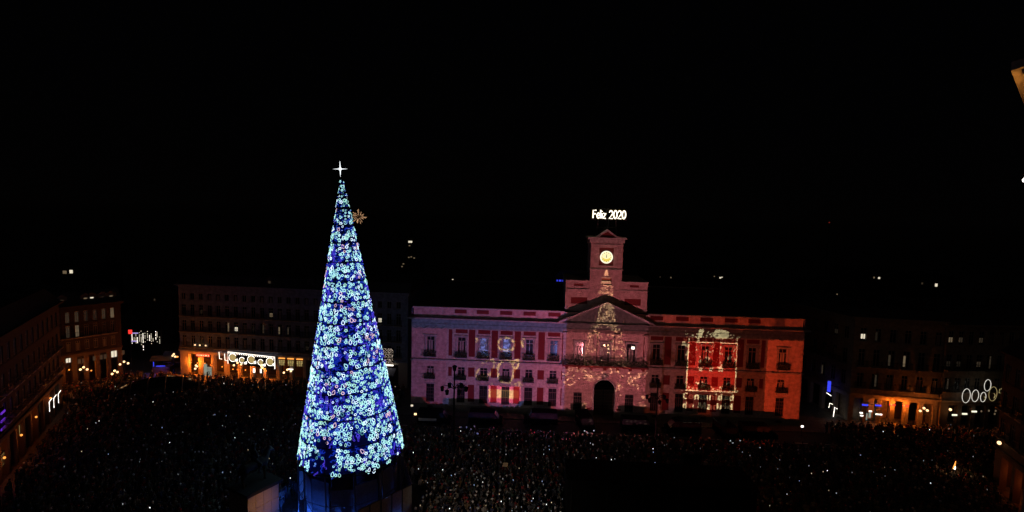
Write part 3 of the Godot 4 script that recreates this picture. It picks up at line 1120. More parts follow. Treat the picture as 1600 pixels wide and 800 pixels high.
	for k in 760:
		var y := 8.6 + 13.0 * pow(r.randf(), 0.95)
		var half := lerpf(3.9, 0.62, clampf((y - 8.6) / 12.8, 0, 1))
		if y > 18.6:
			half = lerpf(1.35, 0.75, (y - 18.6) / 3.0)
		var u := 0.2 + r.randf_range(-half, half)
		if y > 18.6:
			if r.randf() < 0.6:
				s.dot(u, y, r.randf_range(0.05, 0.11), r.randf_range(0.4, 1.0))
		elif y > 15.3:
			s.dot(0.2 + (u - 0.2) * 0.75, y, r.randf_range(0.05, 0.10), r.randf_range(0.3, 1.0))
		elif absf(u - 0.2) > half * 0.35 or r.randf() < 0.2:
			s.dot(u, y, r.randf_range(0.05, 0.11), r.randf_range(0.3, 1.0))
	s.fill(-0.5, 0.9, 20.9, 21.9, 0.45)
	for k in 260:
		var a := r.randf_range(-6.6, 7.0)
		var y := r.randf_range(1.2, 7.6)
		if absf(a - 0.2) < 1.7 and y < 6.2:
			continue
		if sin(a * 1.9 + y * 0.8) + sin(a * 0.7 - y * 1.3) < 0.1:
			continue
		s.dot(a, y, r.randf_range(0.06, 0.14), r.randf_range(0.3, 1.0))
	for k in 130:
		var a := r.randf_range(-6.4, 6.8)
		s.dot(a, 7.1 + 0.8 * sin(a * 1.1) + r.randfn(0, 0.3), r.randf_range(0.05, 0.11), r.randf_range(0.3, 0.9))
	projector(s, 3.5, 2.8, Color(1.0, 0.62, 0.30), 3400.0, "tall projector right of the largest one, casting pale gold sparkles")
	# right picture: red flag with its frame, stars and lettering
	s = Slide.new(12.2, 22.4, 1.3, 15.0, 640)
	var frame := [Vector2(13.2, 5.0), Vector2(13.25, 12.8), Vector2(20.75, 12.85), Vector2(20.8, 5.0), Vector2(13.2, 5.0)]
	s.line(frame, 0.09, 0.85)
	text_on(s, "Comunidad", 12.75, 3.55, 7.9, 1.1, 0.9)
	text_on(s, "de Madrid", 12.75, 1.95, 7.8, 1.2, 0.9)
	var star := func(cx: float, cy: float, rad: float, v: float) -> void:
		var q := PackedVector2Array()
		for k in 10:
			q.append(Vector2(cx, cy) + Vector2.from_angle(PI / 2 + PI * k / 5) * (rad if k % 2 == 0 else rad * 0.42))
		s.poly(q, v)
	for c in [[15.3, 8.65, 0.55], [16.9, 8.65, 0.55], [18.45, 8.75, 0.7]]:
		star.call(c[0], c[1], c[2], 0.9)
	star.call(16.3, 10.2, 0.5, 0.7)
	star.call(19.6, 10.4, 0.6, 0.8)
	# a small bear-like figure and a leafy tree on top of the frame
	s.poly(PackedVector2Array([Vector2(14.6, 13.6), Vector2(15.2, 13.5), Vector2(15.3, 14.2), Vector2(15.5, 14.6), Vector2(15.4, 15.0), Vector2(14.8, 15.0), Vector2(14.7, 14.4)]), 0.8)
	for k in 90:
		var a := r.randf() * TAU
		var d := sqrt(r.randf())
		s.dot(18.2 + 1.2 * d * cos(a), 14.2 + 0.75 * d * sin(a), 0.16, r.randf_range(0.5, 0.9))
	for q in [[17.4, 17.52], [18.75, 18.87]]:
		s.fill(q[0], q[1], 12.8, 13.7, 0.8)
	for k in 180:
		s.dot(r.randf_range(12.3, 21.4), [r.randf_range(13.0, 14.6), r.randf_range(4.9, 6.4), r.randf_range(9.5, 12.6)][k % 3], r.randf_range(0.07, 0.16), r.randf_range(0.3, 0.9))
	for k in 30:
		s.dot(12.5 + r.randfn(0, 0.2), 12.6 + r.randfn(0, 0.2), 0.14, 0.5)
	projector(s, 4.75, 6.0, Color(1.0, 0.84, 0.42), 2500.0, "projector third from the right, casting the white frame and lettering")
	s = Slide.new(12.2, 22.4, 1.3, 15.0, 256)
	s.fill(13.2, 20.8, 5.0, 12.85, 0.8)
	projector(s, 7.2, 2.8, Color(1.0, 0.025, 0.012), 1300.0, "projector second from the right, casting the red flag")

func make_booth() -> void:
	var T := FX * spot_at(2.05, 0, THROW)
	var b := thing("control_booth", "long black windowless projection booth standing in the crowd", "booth", T)
	var st := mb()
	box(st, Vector3(-9.3, 0, -3.2), Vector3(9.3, 0.9, 1.6))
	obj("platform", b, st, M.black_cloth)
	st = mb()
	box(st, Vector3(-9.3, 0.9, 1.5), Vector3(9.3, 5.7, 1.6))
	for s in [-1, 1]:
		box(st, Vector3(s * 9.25 - 0.05, 0.9, -2.7), Vector3(s * 9.25 + 0.05, 5.7, 1.495))
	obj("wall", b, st, M.black_cloth)
	for k in 8:
		st = mb()
		box(st, Vector3(-9.36 + k * 2.34, 5.7, -2.75), Vector3(-7.05 + k * 2.34, 5.8 + 0.02 * (k % 2), 1.75))
		obj("roof_panel", b, st, M.black_cloth)
	for k in 6:
		st = mb()
		box(st, Vector3(-8.9 + k * 3.54, 0.9, 1.61), Vector3(-8.8 + k * 3.54, 5.69, 1.67))
		obj("post", b, st, M.iron)

# ---------------------------------------------------------------- the tree of lights
func cone_r(y: float) -> float:
	return 5.42 * (35.3 - y) / 29.4 + 0.06

func loop_mesh(pts: Array, r: float, closed := true, sides := 3) -> ArrayMesh:   # a bright light tube, and a thicker dim blue one behind it
	var st := mb()
	tube(st, pts, r, r, sides, closed)
	var m := st.commit()
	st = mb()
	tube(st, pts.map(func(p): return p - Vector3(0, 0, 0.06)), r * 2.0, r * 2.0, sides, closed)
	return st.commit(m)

func dressed(meshes: Dictionary, called: String, m: String) -> Mesh:   # the figure with its two light colours
	var key := called + "/" + m
	if not cache.has(key):
		var d: ArrayMesh = meshes[called].duplicate()
		d.surface_set_material(0, M[m])
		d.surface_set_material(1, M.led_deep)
		cache[key] = d
	return cache[key]

func motif_meshes() -> Dictionary:
	var d := {}
	var ring := []
	var small := []
	for k in 9:
		ring.append(Vector3(0.18 * cos(TAU * k / 9), 0.18 * sin(TAU * k / 9), 0))
	for k in 7:
		small.append(Vector3(0.13 * cos(TAU * k / 7), 0.13 * sin(TAU * k / 7), 0))
	d["light_ring"] = loop_mesh(ring, 0.046)
	d["small_light_ring"] = loop_mesh(small, 0.042)
	var fl := []
	for k in 20:
		var a := TAU * k / 20
		var q := 0.20 + 0.08 * cos(5 * a)
		fl.append(Vector3(q * cos(a), q * sin(a), 0))
	d["light_flower"] = loop_mesh(fl, 0.040)
	var drop := []
	for k in 11:
		var a := TAU * k / 11
		drop.append(Vector3(0.17 * sin(a) * (1.0 - 0.5 * cos(a)), 0.30 * cos(a), 0))
	d["light_drop"] = loop_mesh(drop, 0.038)
	var pod := []
	for k in 16:
		var a := TAU * k / 16
		pod.append(Vector3(0.13 * sin(a) * (1.0 + 0.35 * cos(2 * a)) + 0.1 * sin(3.0 * cos(a)), 0.5 * cos(a), 0))
	d["light_ribbon"] = loop_mesh(pod, 0.028)
	var wig := []
	for k in 7:
		wig.append(Vector3(0.09 * sin(k * 1.9), -0.36 + 0.12 * k, 0))
	d["light_string"] = loop_mesh(wig, 0.030, false, 3)
	d["light_berry"] = loop_mesh([Vector3(0, -0.07, 0), Vector3(0, 0.07, 0)], 0.11, false, 6)
	return d

func make_tree() -> void:
	var t := thing("christmas_tree", "tall cone-shaped Christmas tree of glowing blue and white light figures", "christmas tree", Transform3D(Basis(Vector3.BACK, 0.036), TREE))
	var st := mb()
	tube(st, [Vector3(0, 0, 0), Vector3(0, 35.0, 0)], 0.42, 0.08, 8)
	obj("mast", t, st, M.steel)
	st = mb()
	lathe(st, [[cone_r(6.4) - 0.30, 6.4], [cone_r(20.0) - 0.26, 20.0], [cone_r(35.0) - 0.02, 35.0]], Vector3.ZERO, 36)
	obj("dark_mesh_skin", t, st, M.liner)
	var levels := [6.3]
	var y := 6.3
	var gap := 2.62
	while y < 31.0:
		y += gap
		gap *= 0.965
		levels.append(y)
	for lv in levels:
		if lv > 34.4:
			continue
		st = mb()
		var r := cone_r(lv) + 0.03
		tube(st, range(40).map(func(k): return Vector3(r * cos(TAU * k / 40), lv, r * sin(TAU * k / 40))), 0.06, 0.06, 5, true)
		obj("hoop", t, st, M.iron)
	for k in 12:
		st = mb()
		var a := TAU * (k + 0.35) / 12
		var d := Vector3(cos(a), 0, sin(a))
		tube(st, [d * (cone_r(6.3) + 0.02) + Vector3(0, 6.3, 0), d * (cone_r(34.5) + 0.02) + Vector3(0, 34.5, 0)], 0.055, 0.045, 5)
		obj("rib", t, st, M.iron)
		st = mb()
		tube(st, [d * 5.5 + Vector3(0, 0, 0), d * (cone_r(6.3) - 0.05) + Vector3(0, 6.3, 0)], 0.09, 0.09, 6)
		tube(st, [d * 5.5 + Vector3(0, 0.4, 0), Vector3(cos(a + TAU / 12), 0, sin(a + TAU / 12)) * 5.5 + Vector3(0, 3.6, 0)], 0.035, 0.035, 4)
		for j in 3:
			tube(st, [d * 5.5 + Vector3(0, 1.1 + j * 1.1, 0), Vector3(cos(a + TAU / 12), 0, sin(a + TAU / 12)) * 5.5 + Vector3(0, 1.1 + j * 1.1, 0)], 0.04, 0.04, 4)
		obj("scaffold_leg", t, st, M.steel)
		# ballast panels under the cone
		st = mb()
		var b := a + TAU / 24
		var T := Transform3D(Basis(Vector3.UP, PI / 2 - b), Vector3(cos(b), 0, sin(b)) * 4.5)
		box(st, Vector3(-1.12, 0.05, -0.06), Vector3(1.12, 5.3 - 0.4 * (k % 3), 0.06), T)
		obj("ballast_panel", t, st, M.ballast)
	for k in 5:   # blue floodlights on the ground round its front
		var a := PI * (0.12 + 0.19 * k)
		st = mb()
		bx(st, 0, 0.2, 0, 0.4, 0.3, 0.25)
		var fl := obj("floodlight", t, st, M.iron)
		fl.transform = Transform3D(Basis(Vector3.UP, PI / 2 - a), Vector3(cos(a) * 6.3, 0, sin(a) * 6.3))
		st = mb()
		bx(st, 0, 0.22, -0.13, 0.34, 0.22, 0.02)
		obj("lamp_face", fl, st, M.lamp_blue)
		omni(fl, "flood_light", Vector3(0, 0.25, -0.3), 0.04, 0.17, 1.0, 8.0, 0.1)
	# star on a thin pole
	st = mb()
	tube(st, [Vector3(0, 35.1, 0), Vector3(-0.1, 35.7, 0)], 0.04, 0.03, 5)
	obj("star_pole", t, st, M.iron)
	st = mb()
	var p := PackedVector2Array()
	for k in 16:
		var rr: float = [0.78, 0.11, 0.18, 0.11][k % 4]
		p.append(Vector2.from_angle(PI / 2 + TAU * k / 16) * rr * Vector2(0.95, 1.0))
	prism(st, p, -0.06, 0.06, spot_at(-0.12, 36.3, 0.0))
	obj("star", t, st, M.star_white)
	# figures of light
	var meshes := motif_meshes()
	var r2 := RandomNumberGenerator.new()
	r2.seed = 2020
	var n := FastNoiseLite.new()
	n.seed = 41
	n.frequency = 0.26
	var n2 := FastNoiseLite.new()
	n2.seed = 77
	n2.frequency = 0.4
	var front := []
	var many := {}
	y = 6.35
	var step := 0.30
	while y < 34.95:
		var lift := cone_r(y)
		var around := maxi(4, int(TAU * lift / 0.285))
		var near_hoop := 9.0
		for lv in levels:
			near_hoop = minf(near_hoop, absf(y - lv))
		for k in around:
			var a := TAU * (k + r2.randf_range(-0.35, 0.35)) / around + y * 0.37
			var yy := y + r2.randf_range(-0.16, 0.16)
			var pos := Vector3(cos(a) * cone_r(yy), yy, sin(a) * cone_r(yy))
			var v := n.get_noise_3d(pos.x * 1.2, pos.y, pos.z * 1.2)
			var v2 := n2.get_noise_3d(pos.x, pos.y + 60.0, pos.z)
			if near_hoop < 0.15 and r2.randf() < 0.95:
				continue
			if y < 10.0 and v < (10.0 - y) * 0.055 and r2.randf() < 0.80:
				continue
			if y >= 10.4 and v2 < -0.34 and r2.randf() < 0.8:
				continue
			var called := "light_ring"
			var m := "led_sky"
			var q := r2.randf()
			if v > 0.0 or (y > 29.0 and q < 0.6):   # bright clusters
				called = ["light_flower", "light_ring", "light_berry", "light_drop", "small_light_ring"][int(q * 4.99)]
				m = ["led_aqua", "led_ice", "led_aqua", "led_mint", "led_aqua"][r2.randi() % 5]
			elif v2 > 0.02:
				called = ["light_ring", "light_berry", "light_drop", "light_berry"][int(q * 3.99)]
				m = ["led_pink", "led_green", "led_ice", "led_ice", "led_aqua", "led_pink"][r2.randi() % 6]
			else:
				called = ["light_ribbon", "light_ring", "small_light_ring", "light_drop", "light_berry"][int(q * 4.99)]
				m = ["led_violet", "led_sky", "led_aqua", "led_violet", "led_ice", "led_aqua"][r2.randi() % 6]
				if called == "light_ribbon":
					m = "led_violet"
			var out := Vector3(cos(a), 0.19, sin(a)).normalized()
			var up := (Vector3.UP - out * out.y).normalized()
			var b := Basis(up.cross(out), up, out) * Basis(Vector3.BACK, r2.randf_range(-0.7, 0.7)) * Basis(Vector3.RIGHT, r2.randf_range(-0.2, 0.2))
			var sc := r2.randf_range(0.46, 0.80) * (0.85 if y > 30.0 else 1.0)
			var T := Transform3D(b.scaled(Vector3.ONE * sc), pos + out * r2.randf_range(0.0, 0.10))
			var key := called + ":" + m
			if sin(a) > 0.25 and front.size() < 300 and r2.randf() < 0.85:
				front.append([called, m, T])
			else:
				if not many.has(key):
					many[key] = []
				many[key].append(T)
		y += step
		if y > 28.0:
			step = 0.29
	for f in front:
		put(f[0], t, dressed(meshes, f[0], f[1]), null, f[2])
	# deep blue strings between the figures
	many["light_string:led_deep"] = []
	many["light_string:led_violet"] = []
	for k in 2700:
		var yy := 6.8 + 27.6 * (1.0 - sqrt(1.0 - r2.randf() * 0.995))
		var a := r2.randf() * TAU
		var out := Vector3(cos(a), 0.19, sin(a)).normalized()
		var up := (Vector3.UP - out * out.y).normalized()
		var pos := Vector3(cos(a) * (cone_r(yy) - 0.12), yy, sin(a) * (cone_r(yy) - 0.12))
		if n.get_noise_3d(pos.x * 1.2, pos.y, pos.z * 1.2) < -0.28 or (yy < 9.6 and r2.randf() < 0.6):
			continue
		many["light_string:led_deep" if k % 8 else "light_string:led_violet"].append(Transform3D(Basis(up.cross(out), up, out) * Basis(Vector3.BACK, r2.randf() * TAU), pos))
	for key in many:
		var mm := MultiMesh.new()
		mm.transform_format = MultiMesh.TRANSFORM_3D
		mm.mesh = dressed(meshes, key.split(":")[0], key.split(":")[1])
		mm.instance_count = many[key].size()
		for i in many[key].size():
			mm.set_instance_transform(i, many[key][i])
		var o := MultiMeshInstance3D.new()
		o.multimesh = mm
		o.name = "strings_of_lights"
		t.add_child(o, true)
		tag(o, "", "", "", "stuff")

func make_hoarding() -> void:
	# a six-sided hoarding round the foot of the tree; one long side and a corner show in the photograph
	var h := thing("hoarding", "pale panel fence round the right and back of the Christmas tree's foot", "fence")
	var c := Vector3(TREE.x, 0, TREE.z)
	var a0 := atan2(-51.9 - TREE.z, -10.2 - TREE.x)
	var R := 6.5
	for k in [0, 5, 4, 3]:
		var a: float = a0 + TAU * k / 6
		var b: float = a0 + TAU * (k + 1) / 6
		var A := c + Vector3(cos(a), 0, sin(a)) * R
		var B := c + Vector3(cos(b), 0, sin(b)) * R
		var n := 5
		var d := (B - A) / n
		for i in n:
			var st := mb()
			var T := Transform3D(Basis(d.normalized(), Vector3.UP, d.normalized().cross(Vector3.UP)), A + d * i)
			box(st, Vector3(0.015, 0.05, -0.06), Vector3(d.length() - 0.015, 3.4, 0.06), T)
			obj("panel", h, st, M.panel_white)
			st = mb()
			tube(st, [T * Vector3(0.0, 0, -0.12), T * Vector3(0.0, 3.46, -0.12)], 0.05, 0.05, 5)
			obj("post", h, st, M.iron)
		var rail := mb()
		tube(rail, [A + Vector3(0, 3.44, 0), B + Vector3(0, 3.44, 0)], 0.07, 0.07, 5)
		obj("top_rail", h, rail, M.steel)
	# dark steps and flight cases inside, by the open side
	var g := thing("truss_ramp", "dark sloping truss ramp inside the pale fence below the tree", "ramp", Transform3D(Basis(Vector3.UP, 0.9), Vector3(-15.6, 0, -47.3)))
	var st := mb()
	for s in [-0.5, 0.5]:
		tube(st, [Vector3(s, 0.2, -2.4), Vector3(s, 2.6, 2.0)], 0.06)
		tube(st, [Vector3(s, 0.8, -2.4), Vector3(s, 3.2, 2.0)], 0.06)
		for k in 6:
			tube(st, [Vector3(s, 0.2 + k * 0.4, -2.4 + k * 0.73), Vector3(s, 1.2 + k * 0.4, -2.0 + k * 0.73)], 0.03, 0.03, 4)
	obj("side_truss", g, st, M.iron)
	for k in 9:
		st = mb()
		bx(st, 0, 0.55 + k * 0.27, -2.1 + k * 0.48, 1.0, 0.05, 0.4)
		obj("tread", g, st, M.steel)
	st = mb()
	tube(st, [Vector3(0, 0, 2.0), Vector3(0, 3.1, 2.0)], 0.08)
	obj("leg", g, st, M.iron)
	for q in [[-19.8, -47.4, 0.3, 1.5], [-13.3, -48.0, 0.7, 1.2]]:
		var f := thing("flight_case", "dark equipment case under the tree, %s" % ("at its left front" if q[0] < -16 else "at its right front beside the ramp"), "case", spot_at(q[0], 0, q[1], q[2]))
		st = mb()
		box(st, Vector3(-0.6, 0.12, -0.4), Vector3(0.6, q[3], 0.4))
		obj("body", f, st, M.steel)
		st = mb()
		for s in [-1, 1]:
			bx(st, s * 0.605, q[3] * 0.6, 0, 0.03, 0.1, 0.25)
			bx(st, s * 0.45, 0.06, 0.3, 0.1, 0.12, 0.1)
			bx(st, s * 0.45, 0.06, -0.3, 0.1, 0.12, 0.1)
		bx(st, 0, q[3] + 0.01, 0, 1.24, 0.04, 0.84)
		obj("fittings", f, st, M.iron)

# ---------------------------------------------------------------- bodies: a field of tapered capsules, meshed as surface nets
func nets(bones: Array, cell: float, k: float, st: SurfaceTool) -> void:   # bone: [from, to, radius, radius, colour]
	var lo := Vector3(1e9, 1e9, 1e9)
	var hi := -lo
	for b in bones:
		var m: float = maxf(b[2], b[3]) + 0.12
		lo = lo.min(b[0] - Vector3.ONE * m).min(b[1] - Vector3.ONE * m)
		hi = hi.max(b[0] + Vector3.ONE * m).max(b[1] + Vector3.ONE * m)
	var N := Vector3i(((hi - lo) / cell).ceil()) + Vector3i.ONE * 2
	var total := N.x * N.y * N.z
	var acc := PackedFloat32Array()
	acc.resize(total)
	var best := PackedFloat32Array()
	best.resize(total)
	best.fill(1e9)
	var who := PackedInt32Array()
	who.resize(total)
	for bi in bones.size():
		var b: Array = bones[bi]
		var A: Vector3 = b[0]
		var D: Vector3 = b[1] - b[0]
		var L := maxf(D.length_squared(), 1e-9)
		var pad: float = maxf(b[2], b[3]) + maxf(3.0 * k, cell * 2.0)
		var i0 := Vector3i(((A.min(b[1]) - Vector3.ONE * pad - lo) / cell).floor()).clamp(Vector3i.ZERO, N - Vector3i.ONE)
		var i1 := Vector3i(((A.max(b[1]) + Vector3.ONE * pad - lo) / cell).ceil()).clamp(Vector3i.ZERO, N - Vector3i.ONE)
		for z in range(i0.z, i1.z + 1):
			for y in range(i0.y, i1.y + 1):
				for x in range(i0.x, i1.x + 1):
					var p := lo + Vector3(x, y, z) * cell
					var t := clampf((p - A).dot(D) / L, 0.0, 1.0)
					var d: float = (p - A - D * t).length() - lerpf(b[2], b[3], t)
					var id := (z * N.y + y) * N.x + x
					acc[id] += exp(-d / k)
					if d < best[id]:
						best[id] = d
						who[id] = bi
	var f := func(id: int) -> float: return -k * log(acc[id]) if acc[id] > 1e-12 else 1.0
	var vert := {}
	var pos := PackedVector3Array()
	var col := []
	var nor := PackedVector3Array()
	var steps := [0, 1, N.x, N.x + 1, N.x * N.y, N.x * N.y + 1, N.x * N.y + N.x, N.x * N.y + N.x + 1]
	var edges := [[0, 1], [2, 3], [4, 5], [6, 7], [0, 2], [1, 3], [4, 6], [5, 7], [0, 4], [1, 5], [2, 6], [3, 7]]
	var inside := PackedByteArray()
	inside.resize(total)
	for i in total:
		inside[i] = 1 if acc[i] > 1.0 else 0
	for z in N.z - 1:
		for y in N.y - 1:
			for x in N.x - 1:
				var id := (z * N.y + y) * N.x + x
				var s := 0
				for q in steps:
					s += inside[id + q]
				if s == 0 or s == 8:
					continue
				var sum := Vector3.ZERO
				var cnt := 0
				for e in edges:
					var a: int = id + steps[e[0]]
					var b: int = id + steps[e[1]]
					if inside[a] != inside[b]:
						var fa: float = f.call(a)
						var fb: float = f.call(b)
						var t := fa / (fa - fb)
						var ca := Vector3(e[0] & 1, (e[0] >> 1) & 1, e[0] >> 2)
						var cb := Vector3(e[1] & 1, (e[1] >> 1) & 1, e[1] >> 2)
						sum += ca.lerp(cb, t)
						cnt += 1
				vert[id] = pos.size()
				pos.append(lo + (Vector3(x, y, z) + sum / cnt) * cell)
				nor.append(Vector3.ZERO)
				var w := id
				for q in steps:
					if best[id + q] < best[w]:
						w = id + q
				col.append(bones[who[w]][4])
	var tris := []
	for id in vert:
		for ax in 3:
			var step: int = [1, N.x, N.x * N.y][ax]
			if id + step >= total or inside[id] == inside[id + step]:
				continue
			var u: int = [N.x, N.x * N.y, 1][ax]
			var v: int = [N.x * N.y, 1, N.x][ax]
			var q := [id, id - u, id - u - v, id - v]
			if not (vert.has(q[1]) and vert.has(q[2]) and vert.has(q[3])):
				continue
			var a: int = vert[q[0]]
			var b: int = vert[q[1]]
			var c: int = vert[q[2]]
			var d: int = vert[q[3]]
			for tr in ([[a, b, c], [a, c, d]] if inside[id + step] else [[a, c, b], [a, d, c]]):
				var nn := (pos[tr[2]] - pos[tr[0]]).cross(pos[tr[1]] - pos[tr[0]])
				# outwards is from the inside corner to the outside one
				var outw := Vector3.ZERO
				outw[ax] = 1.0 if inside[id] else -1.0
				if nn.dot(outw) < 0.0:
					tr = [tr[0], tr[2], tr[1]]
					nn = -nn
				for i in 3:
					nor[tr[i]] += nn
				tris.append(tr)
	for tr in tris:
		for i in tr:
			st.set_normal(nor[i].normalized())
			st.set_color(col[i])
			st.add_vertex(pos[i])

func blob(st: SurfaceTool, c: Color, pts: Array, r0: float, r1: float) -> void:
	st.set_color(c)
	tube(st, pts, r0, r1, 5)

func person_mesh(pose: int, coat: Color, legs: Color, hair: Color, hat := Color(0, 0, 0, 0)) -> Mesh:
	var skin := Color(0.30, 0.18, 0.13)
	var shoe := Color(0.02, 0.02, 0.02)
	var st := mb()
	var B := []
	for s in [-1.0, 1.0]:
		var hip := Vector3(s * 0.10, 0.92, 0)
		var knee := Vector3(s * 0.12, 0.50, -0.03 - 0.02 * s)
		var ankle := Vector3(s * 0.12, 0.10, 0.02)
		B.append([hip, knee, 0.095, 0.066, legs])
		B.append([knee, ankle, 0.066, 0.046, legs])
		B.append([ankle + Vector3(0, -0.04, 0.03), ankle + Vector3(s * 0.03, -0.06, -0.17), 0.050, 0.036, shoe])
	B.append([Vector3(0, 0.86, 0), Vector3(0, 1.18, 0), 0.165, 0.155, coat])
	B.append([Vector3(0, 1.18, 0), Vector3(0, 1.36, 0.0), 0.155, 0.150, coat])
	B.append([Vector3(-0.15, 1.40, 0), Vector3(0.15, 1.40, 0), 0.085, 0.085, coat])
	B.append([Vector3(0, 1.42, 0.0), Vector3(0, 1.50, -0.01), 0.075, 0.070, coat])   # collar
	var hands := []
	for s in [-1.0, 1.0]:
		var sh := Vector3(s * 0.205, 1.39, 0)
		var el := Vector3(s * 0.27, 1.12, 0.04)
		var wr := Vector3(s * 0.25, 0.89, -0.07)
		if pose == 1 and s > 0.0 or pose == 2:   # an arm up, holding something over the heads
			el = Vector3(s * 0.30, 1.46, -0.20)
			wr = Vector3(s * 0.22, 1.74, -0.30)
		elif pose == 3:   # both hands before the face
			el = Vector3(s * 0.27, 1.18, -0.16)
			wr = Vector3(s * 0.09, 1.40, -0.30)
		elif pose == 4:   # hands in the pockets
			wr = Vector3(s * 0.20, 0.92, -0.10)
		B.append([sh, el, 0.074, 0.058, coat])
		B.append([el, wr, 0.058, 0.045, coat])
		hands.append([wr, (wr - el).normalized(), s])
	nets(B, 0.034, 0.018, st)
	var H := [[Vector3(0, 1.48, 0.0), Vector3(0, 1.57, -0.015), 0.052, 0.052, skin], [Vector3(0, 1.635, -0.035), Vector3(0, 1.69, -0.02), 0.070, 0.078, skin],
		[Vector3(0, 1.605, -0.075), Vector3(0, 1.605, -0.06), 0.035, 0.04, skin], [Vector3(0, 1.65, -0.115), Vector3(0, 1.628, -0.128), 0.010, 0.014, skin],
		[Vector3(0, 1.69, 0.015), Vector3(0, 1.715, -0.01), 0.092, 0.088, hair if hat.a == 0.0 else hat]]
	if pose == 3 or pose == 2:
		H.append([Vector3(0, 1.66, 0.05), Vector3(0, 1.50, 0.06), 0.075, 0.05, hair])   # long hair
	if hat.a > 0.0:
		H.append([Vector3(-0.05, 1.735, 0), Vector3(0.05, 1.735, 0), 0.075, 0.075, hat])
		H.append([Vector3(0, 1.82, 0), Vector3(0, 1.83, 0), 0.028, 0.028, hat])
	for s in [-1.0, 1.0]:
		H.append([Vector3(s * 0.082, 1.65, 0.0), Vector3(s * 0.084, 1.63, 0.0), 0.016, 0.012, skin])
	nets(H, 0.020, 0.010, st)
	for s in [-1.0, 1.0]:   # eyes and mouth
		blob(st, Color(0.03, 0.02, 0.02), [Vector3(s * 0.03 - 0.008, 1.662, -0.105), Vector3(s * 0.03 + 0.008, 1.662, -0.105)], 0.006, 0.006)
	blob(st, Color(0.22, 0.07, 0.06), [Vector3(-0.02, 1.600, -0.108), Vector3(0.02, 1.600, -0.108)], 0.005, 0.005)
	for h in hands:
		if pose == 4:
			continue
		var w: Vector3 = h[0]
		var d: Vector3 = h[1]
		var side := d.cross(Vector3(0, 0.2, 1)).normalized()
		var inw := side.cross(d).normalized()
		blob(st, skin, [w, w + d * 0.05, w + d * 0.085], 0.026, 0.036)
		for k in 4:
			var o: Vector3 = side * (k - 1.5) * 0.018
			var ln: float = [0.060, 0.070, 0.066, 0.050][k]
			var base := w + d * 0.08 + o
			var kn := base + d * ln * 0.5
			blob(st, skin, [base, kn, kn + (d * 0.6 + inw * 0.7).normalized() * ln * 0.5], 0.009, 0.007)
		var tb: Vector3 = w + d * 0.03 + side * 0.03 * h[2]
		blob(st, skin, [tb, tb + (d + side * h[2]).normalized() * 0.04, tb + (d * 1.0 + side * h[2] * 0.5).normalized() * 0.07], 0.011, 0.008)
	return st.commit()

